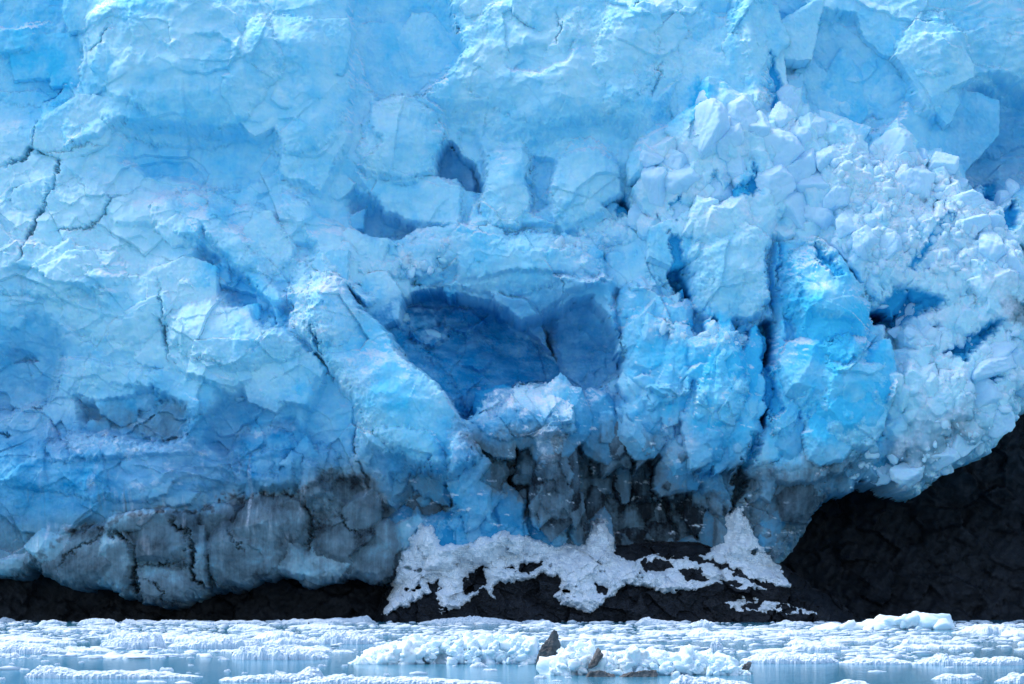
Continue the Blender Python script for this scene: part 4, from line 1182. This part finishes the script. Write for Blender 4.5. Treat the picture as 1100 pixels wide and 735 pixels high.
def block_shape(seed, planes=9, flat=.72, lump=.10, base=ICO4, k=16.0, rag=.05):
    """A block with softly rounded broken faces."""
    rs = np.random.RandomState(seed)
    v, f = base
    nrm = rs.normal(size=(planes, 3)); nrm /= np.linalg.norm(nrm, axis=1, keepdims=True)
    dist = rs.uniform(flat, 1.0, planes)
    sup = (v @ nrm.T) / dist
    r = 1 / ((np.clip(sup, .05, None) ** k).sum(1) + .8 ** k) ** (1 / k)
    u = v * r[:, None]
    a = fbm(u[:, 0] * 2 + seed, u[:, 2] * 2 + u[:, 1] * 1.3, seed, 4)
    b = ridged(u[:, 0] * 3 + u[:, 1] * 2, u[:, 2] * 3 + seed, seed + 3, 3)
    c = fbm(u[:, 0] * 7 + u[:, 1] * 3, u[:, 2] * 7 + u[:, 1] * 4 + seed, seed + 5, 4)
    return u * (1 + lump * a + lump * .45 * b + lump * .35 * c)[:, None] + u * (rag * ridged(u[:, 0] * 5 + u[:, 1] * 4, u[:, 2] * 3.2 - u[:, 1] * 3, seed + 8, 4, .6))[:, None], f


serac_protos = [mesh_from('serac', *block_shape(500 + i, 13 + i % 5, .5, .12, ICO5, 36.0, .06), M_SERAC) for i in range(10)]
rs = random.Random(11)
seracs = [  # x, y (survey), half width, half height, tilt
    (846, 108, 13, 18, 5), (838, 132, 12, 16, -8), (872, 142, 11, 14, 0), (858, 158, 15, 16, 10), (758, 124, 10, 18, 6), (757, 150, 17, 26, 8), (789, 132, 18, 22, -6),
    (780, 160, 16, 18, 0), (806, 146, 14, 20, 12), (700, 172, 13, 12, 20), (722, 176, 16, 14, -10), (740, 196, 22, 20, 0), (766, 206, 16, 22, 4), (706, 206, 17, 22, 10),
    (790, 186, 15, 18, 20), (828, 176, 24, 22, 0), (826, 204, 22, 18, -12), (852, 190, 18, 24, 6), (868, 206, 18, 18, 0), (690, 226, 16, 16, 0), (728, 232, 20, 18, 6),
    (888, 178, 12, 18, 0), (895, 215, 14, 18, 8), (880, 240, 18, 18, 0), (850, 236, 22, 18, 5), (960, 166, 15, 20, 10), (992, 170, 9, 14, 0), (1010, 178, 15, 15, 30), (1046, 206, 13, 13, 20),
    (1030, 196, 12, 9, 0), (1062, 216, 12, 10, 10), (905, 250, 14, 16, 10), (918, 266, 12, 18, -30), (930, 252, 14, 14, 20), (900, 276, 12, 12, 0), (944, 276, 10, 14, 20),
    (1030, 222, 20, 11, -8), (1032, 250, 18, 12, 0), (1058, 246, 14, 14, 0), (1075, 260, 16, 16, 20), (1088, 206, 8, 12, 30), (1098, 196, 8, 14, 10), (975, 200, 18, 24, 18),
    (1056, 280, 16, 20, 10), (1080, 300, 13, 18, 0), (974, 340, 5, 9, 10), (982, 352, 7, 8, -10), (964, 348, 6, 7, 0), (958, 360, 8, 8, 0), (972, 362, 9, 9, 20), (990, 366, 10, 12, -10), (1064, 380, 20, 13, -20), (1050, 398, 24, 13, -10),
    (1085, 396, 14, 18, 0), (1092, 420, 12, 16, 0), (1040, 432, 20, 16, 20), (1060, 452, 16, 16, 0), (1020, 476, 20, 18, 10), (1000, 494, 18, 18, 0), (970, 508, 18, 14, 0), (940, 508, 14, 10, 0),
]


def relief_at(px, py):
    ix = int(np.clip(round((px - G.X[0, 0]) / STEP), 0, G.shape[1] - 1)); iy = int(np.clip(round((py - G.Y[0, 0]) / STEP), 0, G.shape[0] - 1))
    return float(G.D[iy, ix])


for i, (px, py, rx, ry, tl) in enumerate(seracs):
    o = bpy.data.objects.new('serac', serac_protos[i % 10])
    COL.objects.link(o)
    dd_ = relief_at(px, py)
    o.location = (plane_x(px, py), Y0 - dd_ * .1 + min(rx, ry) * .1 * .62, plane_z(py))
    o.rotation_euler = (R(rs.uniform(-20, 20)), R(tl), R(rs.uniform(-25, 25)))
    o.scale = (rx * .108, max(rx, ry) * .095, ry * .108)
    adopt(o, glacier)

SHAPES = ([block_shape(900 + i, 9, .45, .12, ICO2)[0] for i in range(12)], ICO2[1])
# small tumbled chunks on the rubble slope: one part, too many to count
def chunk_cloud(name, items, mat, base=None, seed=0):
    """items: (x, y, z, sx, sy, sz). One mesh of jittered little blocks."""
    rsn = np.random.RandomState(seed)
    v0, f0 = base or ico(1)
    n = len(items)
    it = np.array(items)
    if isinstance(v0, list):
        V0 = np.stack(v0)[rsn.randint(0, len(v0), n)]
        v0 = v0[0]; jit = 1 + rsn.uniform(-.06, .06, (n, len(v0), 1))
    else:
        V0 = v0[None]; jit = 1 + rsn.uniform(-.28, .28, (n, len(v0), 1))
    a = rsn.uniform(0, 2 * math.pi, n)
    c, s_ = np.cos(a)[:, None], np.sin(a)[:, None]
    V = V0 * jit
    b = rsn.uniform(-.5, .5, n)
    cb, sb = np.cos(b)[:, None], np.sin(b)[:, None]
    x, y, z = V[..., 0], V[..., 1], V[..., 2]
    x, z = x * cb - z * sb, x * sb + z * cb
    x, y = x * c - y * s_, x * s_ + y * c
    P = np.stack([x * it[:, 3:4] + it[:, 0:1], y * it[:, 4:5] + it[:, 1:2], z * it[:, 5:6] + it[:, 2:3]], -1).reshape(-1, 3)
    Fc = (f0[None] + (np.arange(n) * len(v0))[:, None, None]).reshape(-1, f0.shape[1])
    me = bpy.data.meshes.new(name)
    me.vertices.add(len(P)); me.vertices.foreach_set('co', P.astype(f32).ravel())
    me.loops.add(Fc.size); me.loops.foreach_set('vertex_index', Fc.astype(np.int32).ravel())
    me.polygons.add(len(Fc)); me.polygons.foreach_set('loop_start', (np.arange(len(Fc)) * Fc.shape[1]).astype(np.int32))
    me.update(calc_edges=True)
    me.materials.append(mat)
    o = bpy.data.objects.new(name, me)
    COL.objects.link(o)
    return o


rn = np.random.RandomState(77)
slope = G.region([(884, 150), (960, 160), (1010, 190), (1075, 215), (1090, 300), (1000, 300), (960, 310), (900, 280), (880, 210)], 6)
edge = G.region([(940, 330), (1090, 370), (1090, 450), (1010, 516), (960, 526), (1000, 440), (980, 350)], 6) * .5 + .9 * reg_cauli * sst(40, 8, sd_ice) * (sd_ice > 2)
shelf = G.region([(700, 352), (806, 360), (800, 376), (704, 366)], 3) + G.region([(600, 262), (660, 236), (660, 262), (610, 276)], 5) + G.region([(420, 262), (492, 262), (440, 296)], 6) * .5
prob = np.maximum(np.maximum(slope, edge), shelf)
items = []
while len(items) < 650:
    px, py = rn.uniform(40, 1100), rn.uniform(140, 530)
    ix = int((px - G.X[0, 0]) / STEP); iy = int((py - G.Y[0, 0]) / STEP)
    if rn.rand() > prob[iy, ix]:
        continue
    r = .1 * (1.2 + 5.5 * rn.rand() ** 2.6) * (1 if py > 260 or px > 870 else .6)
    items.append((plane_x(px, py), Y0 - float(G.D[iy, ix]) * .1 + r * .35, plane_z(py), r * rn.uniform(.7, 1.4), r, r * rn.uniform(.7, 1.5)))
ch = chunk_cloud('ice_chunks', items, M_SERAC, SHAPES, 3)
ch['kind'] = 'stuff'
adopt(ch, glacier)

# ------------------------------------------------------------------ water
def water():
    m, nt, b = new_mat('glacial_water')
    w1 = noise(nt, 0.9, 4, 0.55, sc3=(.55, 1.6, 1))
    w2 = noise(nt, 3.0, 3, 0.5, sc3=(.7, 1.4, 1))
    b.inputs['Base Color'].default_value = (0.045, 0.23, 0.35, 1)
    b.inputs['Specular IOR Level'].default_value = 0.2
    b.inputs['Roughness'].default_value = 0.08
    b.inputs['IOR'].default_value = 1.18
    bump(nt, b, math_(nt, 'ADD', w1, math_(nt, 'MULTIPLY', w2, .35)), 0.3, 0.10)
    me = bpy.data.meshes.new('water')
    me.from_pydata([(-4000, -3000, 0), (4000, -3000, 0), (4000, 900, 0), (-4000, 900, 0)], [], [(0, 1, 2, 3)])
    me.materials.append(m)
    o = bpy.data.objects.new('water', me)
    COL.objects.link(o)
    o['kind'] = 'structure'


water()

# ------------------------------------------------------------------ floating ice
def floe_mesh(name, seed, hx, hy, prof, nx, ny, mat, lump=.25, lump_sc=.8, sharp=.35, edge=.25, low=.22):
    """A floating block: hx, hy half sizes in metres, prof = height along its length."""
    u, v = np.meshgrid(np.linspace(-1.12, 1.12, nx), np.linspace(-1.12, 1.12, ny))
    u = u.astype(f32); v = v.astype(f32)
    x, y = u * hx, v * hy
    wu = u + .16 * fbm(u * 2.2 + seed, v * 1.2, seed, 4); wv = v + .30 * fbm(u * 3.1 + 7, v * 1.5 + seed, seed + 1, 4)
    r = np.sqrt(wu * wu + wv * wv)
    m = np.clip((1 - r) / edge, 0, 1)
    ts = np.array([p[0] for p in prof]) * 2 - 1; hs = np.array([p[1] for p in prof])
    env = np.interp(np.clip(wu + .05 * fbm(x / .5, y / .5, seed + 8, 2), -1, 1), ts, hs)
    F1, F2, DX, DY, CX, CY = worley(x / lump_sc + .3 * fbm(x, y, seed + 4, 2), y / lump_sc + .3 * fbm(x + 5, y, seed + 5, 2), seed + 2)
    blk = np.sqrt(np.clip((F2 - F1) * 1.5, 0, 1)) * (.5 + .7 * rnd(CX, CY, seed + 3)) + .5 * (rnd(CX, CY, seed + 6) - .5) * DX
    h = env * (m ** sharp) * (1 - lump + lump * 1.4 * blk + .22 * fbm(x / (lump_sc * .5), y / (lump_sc * .5), seed + 7, 3))
    h = np.where(m > 0, h, -low - .1)
    h = np.where((m > 0) & (h < .03), .03, h)
    keep_ = r < 99
    idx = np.arange(nx * ny).reshape(ny, nx)
    c = keep_[:-1, :-1] & keep_[1:, :-1] & keep_[:-1, 1:] & keep_[1:, 1:]
    q = np.stack([idx[:-1, :-1][c], idx[:-1, 1:][c], idx[1:, 1:][c], idx[1:, :-1][c]], -1)
    used, inv = np.unique(q.ravel(), return_inverse=True)
    V = np.stack([x, y, h], -1).reshape(-1, 3)[used]
    # the waterline is gnawed: push the vertices about so that the sides are not plain curtains
    V[:, 0] += (.10 * lump_sc * fbm(V[:, 1] * 5 / lump_sc + 3, V[:, 2] * 9 / lump_sc, seed + 21, 3)).astype(f32)
    V[:, 1] += (.30 * lump_sc * fbm(V[:, 0] * 4 / lump_sc, V[:, 2] * 7 / lump_sc + 5, seed + 22, 3)).astype(f32)
    return mesh_from(name, V, inv.reshape(-1, 4), mat, False)


def hero(name, label, x0, x1, yb, prof, depth, seed, cat='ice floe', mat=None, lump=.3, lsc=.7, sharp=.35, edge=.22):
    """prof heights are given in survey rows at that distance."""
    X_, Y_ = water_pt((x0 + x1) / 2, yb)
    k = Y_ / F
    hx = (x1 - x0) / 2 * k
    nx = int(np.clip((x1 - x0) * 1.3, 40, 260)); ny = int(np.clip(depth / (hx * 2) * nx * 1.2, 24, 90))
    me = floe_mesh(name, seed, hx, depth / 2, [(t, h * k) for t, h in prof], nx, ny, mat or M_FLOE, lump, lsc, sharp, edge)
    o = bpy.data.objects.new(name, me)
    COL.objects.link(o)
    o.location = (X_, Y_ + depth / 2, 0)
    return tag(o, label, cat)


ICO3 = ico(3)


def heap(name, label, x0, x1, yb, prof, depth, seed, sizes, n, planes, flat, lump, mat, nb=11):
    """An iceberg: lumps frozen into one mass, its skyline following prof (survey rows)."""
    X_, Y_ = water_pt((x0 + x1) / 2, yb)
    k = Y_ / F
    hx = (x1 - x0) / 2 * k
    r_ = np.random.RandomState(seed)
    ts = [p[0] for p in prof]; hs = [p[1] * k for p in prof]
    VV, FF, off = [], [], 0
    for i in range(n):
        v, f = block_shape(seed * 7 + i, planes, flat, lump, ICO3 if i >= nb else ICO4)
        t = (i + .5) / nb if i < nb else r_.rand()
        y = r_.uniform(-1, 1) if i >= nb else r_.uniform(-.3, .5)
        top = max(.15, np.interp(t, ts, hs)) * (1 - .55 * max(0, -y) ** 1.5 - .25 * max(0, y) ** 2) * r_.uniform(.86, 1.02)
        if i < nb:
            sx, sy, sz = hx * 2 / nb * r_.uniform(.9, 1.4), depth * .34, top
            zc = 0.0
            sz = top
        else:
            q = r_.uniform(*sizes)
            sx, sy, sz = q * r_.uniform(.8, 1.4), q, q * r_.uniform(.7, 1.2)
            if r_.rand() < .5:
                zc = top - sz * .85
            else:
                zc = r_.uniform(0, max(.05, top - sz * .8)); y = -.75 - .3 * r_.rand() + .5 * zc / max(top, .2)
        an = r_.uniform(-.5, .5)
        px = (t * 2 - 1) * hx; px = np.clip(px, -hx + sx * .6, hx - sx * .6)
        c, sn = math.cos(an), math.sin(an)
        xx, yy, zz = v[:, 0] * sx, v[:, 1] * sy, v[:, 2] * sz
        if i >= nb:
            xx, zz = xx * c - zz * sn, xx * sn + zz * c
        VV.append(np.stack([xx + px, yy + y * depth * .5 * .8, zz + zc], -1)); FF.append(f + off); off += len(v)
    V = np.concatenate(VV); Fa = np.concatenate(FF)
    me = bpy.data.meshes.new(name)
    me.vertices.add(len(V)); me.vertices.foreach_set('co', V.astype(f32).ravel())
    me.loops.add(Fa.size); me.loops.foreach_set('vertex_index', Fa.astype(np.int32).ravel())
    me.polygons.add(len(Fa)); me.polygons.foreach_set('loop_start', (np.arange(len(Fa)) * 3).astype(np.int32))
    me.polygons.foreach_set('use_smooth', np.ones(len(Fa), bool))
    me.update(calc_edges=True)
    me.materials.append(mat)
    o = bpy.data.objects.new(name, me)
    COL.objects.link(o)
    o.location = (X_, Y_ + depth / 2, 0)
    return tag(o, label, 'iceberg')


heap('iceberg', 'long lumpy white iceberg floating left of the grey standing boulder', 382, 592, 714,
     [(0, 5), (.06, 13), (.16, 24), (.3, 31), (.42, 27), (.5, 33), (.62, 31), (.75, 34), (.88, 30), (1, 18)], 4.5, 61, (.08, .34), 330, 10, .5, .34, M_BERG)
heap('iceberg', 'ragged pale iceberg with stones on it right of the standing boulder', 592, 806, 726,
     [(0, 14), (.06, 30), (.14, 40), (.22, 26), (.32, 25), (.42, 30), (.52, 26), (.62, 24), (.75, 26), (.86, 23), (.94, 13), (1, 5)], 4.2, 62, (.07, .30), 330, 10, .45, .36, M_BERG)
heap('iceberg', 'smooth humped white iceberg before the dark cave mouth at the right', 884, 1026, 677,
     [(0, 4), (.08, 7), (.3, 8), (.38, 13), (.5, 15), (.62, 16), (.7, 19), (.8, 20), (.92, 15), (1, 7)], 5, 63, (.3, .8), 22, 11, .6, .13, M_BERG, 6)
heroes = [
    ('wide low floe with a lumpy white crest in the front left corner', 20, 208, 729, [(0, 4), (.1, 13), (.18, 11), (.3, 6), (.5, 7), (.8, 6), (1, 3)], 3.0, 631),
    ('thick flat white floe with an upright front left of the long lumpy iceberg', 247, 352, 709, [(0, 10), (.1, 14), (.5, 12), (.8, 9), (1, 5)], 4.0, 632),
    ('white block floe with squared right end among the brash at the left', 104, 174, 697, [(0, 5), (.2, 9), (.5, 12), (.8, 14), (1, 13)], 4.0, 633),
    ('pale tabular floe behind the long lumpy iceberg', 340, 408, 692, [(0, 9), (.2, 13), (.6, 10), (1, 6)], 4.0, 634),
    ('low sloping white floe behind the thick flat one with the upright front', 175, 276, 697, [(0, 4), (.3, 8), (.7, 12), (1, 9)], 5.0, 635),
    ('foreground floe with a raised right horn in the front left', 232, 345, 733, [(0, 3), (.2, 5), (.5, 7), (.8, 9), (.93, 16), (1, 8)], 2.6, 636),
    ('foreground floe with knobbly left end below the long lumpy iceberg', 318, 540, 736, [(0, 3), (.1, 9), (.2, 11), (.3, 7), (.5, 7), (.8, 4), (1, 2)], 2.6, 637),
    ('small flat floe alone on open water in the front right', 1004, 1058, 731, [(0, 2), (.3, 6), (.6, 5), (.85, 7), (1, 3)], 2.0, 638),
    ('white floe cut by the right edge of the picture in the front', 1074, 1130, 734, [(0, 3), (.3, 8), (.6, 10), (1, 8)], 2.2, 639),
    ('little floe at the bottom edge right of the ragged iceberg', 893, 937, 738, [(0, 2), (.5, 7), (1, 4)], 2.0, 640),
    ('foreground floe below the flat stones at the bottom edge', 722, 812, 738, [(0, 8), (.1, 13), (.3, 9), (.7, 6), (1, 3)], 2.2, 641),
    ('long low floe with an upright knob in the right', 985, 1110, 715, [(0, 4), (.1, 6), (.24, 12), (.3, 7), (.6, 6), (.85, 9), (1, 7)], 3.0, 642),
    ('broad white floe right of the ragged iceberg, edging the open water', 800, 905, 713, [(0, 6), (.2, 9), (.5, 8), (.8, 9), (1, 4)], 4.0, 643),
    ('low white floe between the broad floe and the knobbed floe', 905, 985, 714, [(0, 3), (.3, 6), (.7, 5), (1, 3)], 3.0, 644),
    ('bluish upright fragment standing among flat floes at the right', 764, 778, 700, [(0, 8), (.4, 14), (1, 6)], 1.2, 645),
    ('white floe along the shore at the foot of the snow apron', 452, 560, 670, [(0, 2), (.3, 5), (.5, 7), (.7, 5), (1, 2)], 4.0, 646),
    ('small peaked floe by the shore below the rock ledge', 682, 738, 671, [(0, 2), (.25, 7), (.5, 4), (1, 2)], 3.0, 647),
    ('domed white floe by the shore right of the small peaked one', 740, 772, 674, [(0, 3), (.5, 8), (1, 3)], 3.0, 648),
    ('thin pale floe at the left shore under the grey ice', 82, 126, 671, [(0, 3), (.3, 6), (.8, 5), (1, 2)], 3.0, 649),
    ('long white floe between the left block floe and the left edge', -20, 70, 703, [(0, 8), (.3, 10), (.7, 7), (1, 3)], 5.0, 650),
]
for lb, x0, x1, yb, prof, dep, sd in heroes:
    hero('ice_floe', lb, x0, x1, yb, prof, dep, sd)

taken = [(382, 592, 676, 714), (592, 806, 690, 726), (884, 1026, 650, 678)] + [(h[1], h[2], h[3] - 6, h[3] + 1) for h in heroes]
protos = []
for i in range(14):
    rp = random.Random(700 + i)
    prof = [(t / 6, rp.uniform(.35, 1.0) * (.5 if t in (0, 6) else 1)) for t in range(7)]
    protos.append(floe_mesh('ice_floe', 700 + i, 1.0, 1.0, prof, 46, 30, M_FLOE, .22, .34, .3, .3, .25))
rf = random.Random(21)
bands = [  # rows of the water, how many, half width range (m), group, label
    (667.5, 674, 38, (.7, 3.4), 'floes along the far shore', 'low white floe lying along the far shore below the rock'),
    (674, 690, 62, (.7, 3.6), 'floes in the middle of the pack', 'low white floe drifting in the middle of the ice pack'),
    (690, 708, 50, (.5, 2.6), 'floes at the near edge of the pack', 'low white floe at the near edge of the ice pack'),
    (708, 734, 26, (.18, .6), 'scraps on the open foreground water', 'tiny white ice scrap on the open foreground water'),
]
placed = []
for (ya, yb, n, (wa, wb), grp, lab) in bands:
    k = 0; tries = 0
    while k < n and tries < 6000:
        tries += 1
        py = rf.uniform(ya, yb); px = rf.uniform(-30, 1130)
        if py > 700 and px > 800 and rf.random() < .8:
            continue
        Xw, Yw = water_pt(px, py)
        hw = wa + (wb - wa) * rf.random() ** 2.2
        pxw = hw * F / Yw
        if any(a - pxw * .7 < px < b + pxw * .7 and c - 2 < py < d + 2 for a, b, c, d in taken):
            continue
        hy = hw * rf.uniform(.5, .9)
        if any(abs(Xw - q[0]) < (hw + q[2]) * .82 and abs(Yw - q[1]) < (hy + q[3]) * .82 for q in placed):
            continue
        placed.append((Xw, Yw, hw, hy))
        o = bpy.data.objects.new('ice_floe', protos[rf.randrange(14)])
        COL.objects.link(o)
        o.location = (Xw, Yw, 0)
        o.scale = (hw, hy, rf.uniform(.16, .5) * (hw ** .6) * .9)
        o.rotation_euler = (0, 0, rf.choice((0, math.pi)) + rf.uniform(-.5, .5))
        tag(o, lab, 'ice floe', grp)
        k += 1

# brash: uncountable crumbs between the floes
items = []
rb = np.random.RandomState(5)
cand = rb.uniform((-40, 667), (1140, 735), (60000, 2))
Yc = np.array([water_dist(p) for p in cand[:, 1]])
Xc = (cand[:, 0] - 550) / F * Yc
dens = fbm(Xc / 7, Yc / 5, 901, 4) * 1.3 - .10
dens += np.where(cand[:, 1] < 690, .25, 0) - np.where(cand[:, 1] > 708, .42, 0) - np.where((cand[:, 1] > 712) & (cand[:, 0] > 800), .3, 0)
okk = rb.rand(len(cand)) < np.clip(dens * 1.3, 0, 1)
for (x, y, p) in zip(Xc[okk], Yc[okk], cand[okk]):
    if len(items) >= 5200:
        break
    r = .10 + .42 * rb.rand() ** 3
    items.append((x, y, r * .08, r * rb.uniform(1, 1.9), r * rb.uniform(.8, 1.3), r * rb.uniform(.22, .5)))
br = chunk_cloud('brash_ice', items, M_FLOE, ico(1), 9)
tag(br, 'scattered crumbs of brash ice floating between the larger floes', 'brash ice', kind='stuff')

# ------------------------------------------------------------------ stones
def stone(name, label, pts, loc, seed, rz=0):
    bm = bmesh.new()
    for p in pts:
        bm.verts.new(p)
    bmesh.ops.convex_hull(bm, input=bm.verts)
    bmesh.ops.triangulate(bm, faces=bm.faces)
    for _ in range(4):
        bmesh.ops.subdivide_edges(bm, edges=bm.edges, cuts=1, use_grid_fill=True)
        bmesh.ops.triangulate(bm, faces=bm.faces)
    bm.normal_update()
    co = np.array([v.co[:] for v in bm.verts])
    n1 = fbm(co[:, 0] * 2.2 + co[:, 1], co[:, 2] * 2.2 + seed, seed, 4); n2 = ridged(co[:, 0] * 5 + co[:, 1] * 2, co[:, 2] * 5, seed + 1, 3)
    for v, a, b in zip(bm.verts, n1, n2):
        v.co += v.normal * float(.10 * a + .07 * b)
    me = bpy.data.meshes.new(name)
    bm.to_mesh(me); bm.free()
    me.materials.append(M_STONE)
    o = bpy.data.objects.new(name, me)
    COL.objects.link(o)
    o.location = loc; o.rotation_euler = (0, 0, rz)
    return tag(o, label, 'stone')


xb, yb_ = water_pt(590, 715)
stone('boulder', 'tall pointed grey boulder standing upright between the two foreground icebergs',
      [(-.78, -.4, -.4), (.30, -.7, -.4), (.55, .5, -.4), (-.6, .5, -.4), (-.74, -.4, .45), (-.45, -.45, 1.15), (.28, -.28, 2.10), (.44, -.1, 2.05), (.10, -.72, .9), (.66, -.1, 1.2), (.60, .3, .8), (-.4, .4, .9), (.36, .2, 1.8)],
      (xb, yb_ - .35, 0), 801)
xb, yb_ = water_pt(641, 726)
stone('rock_shard', 'dark angular shard stuck in the hollow of the ragged iceberg',
      [(-.42, -.2, .3), (-.1, -.3, .32), (-.4, .2, .3), (.12, -.25, .8), (.28, -.2, .95), (.28, .15, .9), (.08, .15, 1.28), (.2, -.1, 1.2), (-.08, .15, .5)], (xb, yb_ + .55, .15), 802)
xb, yb_ = water_pt(645, 727)
stone('flat_stone', 'flat grey stone at the waterline, left of the pair under the ragged iceberg',
      [(-.9, -.3, -.2), (.85, -.3, -.2), (.8, .4, -.2), (-.8, .4, -.2), (-.5, -.2, .24), (.1, -.2, .3), (.7, 0, .12), (-.7, .3, .15)], (xb, yb_ - .2, 0), 803)
xb, yb_ = water_pt(684, 727)
stone('flat_stone', 'longer flat grey stone at the waterline, right of the pair under the ragged iceberg',
      [(-1.1, -.3, -.2), (1.1, -.3, -.2), (1.0, .4, -.2), (-1.0, .4, -.2), (-.3, -.2, .2), (.5, -.2, .34), (1.0, 0, .3), (-.8, .3, .1)], (xb, yb_ - .2, 0), 804)
xb, yb_ = water_pt(799, 725)
stone('rock_shard', 'small brown shard at the right tip of the ragged iceberg',
      [(-.3, -.2, -.1), (.3, -.2, -.1), (.2, .3, -.1), (-.2, .3, -.1), (.45, 0, .62), (.1, 0, .55), (-.25, .1, .2)], (xb, yb_ + .7, 0), 805)

# ------------------------------------------------------------------ daylight
SUN_EL, SUN_AZ = 58.0, 290.0      # azimuth measured clockwise from +Y (away from the viewer)
w = bpy.data.worlds.new('World')
scene.world = w
w.use_nodes = True
nt = w.node_tree
sky = nt.nodes.new('ShaderNodeTexSky')
sky.sky_type = 'NISHITA'
sky.sun_disc = False
sky.sun_elevation = R(SUN_EL)
sky.sun_rotation = R(SUN_AZ)
bg = nt.nodes['Background']
nt.links.new(sky.outputs[0], bg.inputs['Color'])
bg.inputs['Strength'].default_value = 0.14
sun_d = bpy.data.lights.new('sun', 'SUN')
sun_d.energy = 1.5
sun_d.angle = R(28)
sun_d.color = (1.0, 0.96, 0.9)
sun = bpy.data.objects.new('sun', sun_d)
COL.objects.link(sun)
az = R(SUN_AZ)
to_sun = Vector((math.sin(az) * math.cos(R(SUN_EL)), math.cos(az) * math.cos(R(SUN_EL)), math.sin(R(SUN_EL))))
sun.rotation_euler = to_sun.to_track_quat('Z', 'Y').to_euler()
sun.location = (0, 0, 400)

scene.view_settings.view_transform = 'Standard'
scene.view_settings.look = 'None'
scene.view_settings.exposure = 1.08
scene.view_settings.gamma = 1.0
scene.view_settings.use_curve_mapping = False
scene.render.engine = 'CYCLES'
scene.cycles.max_bounces = 9
scene.cycles.diffuse_bounces = 8
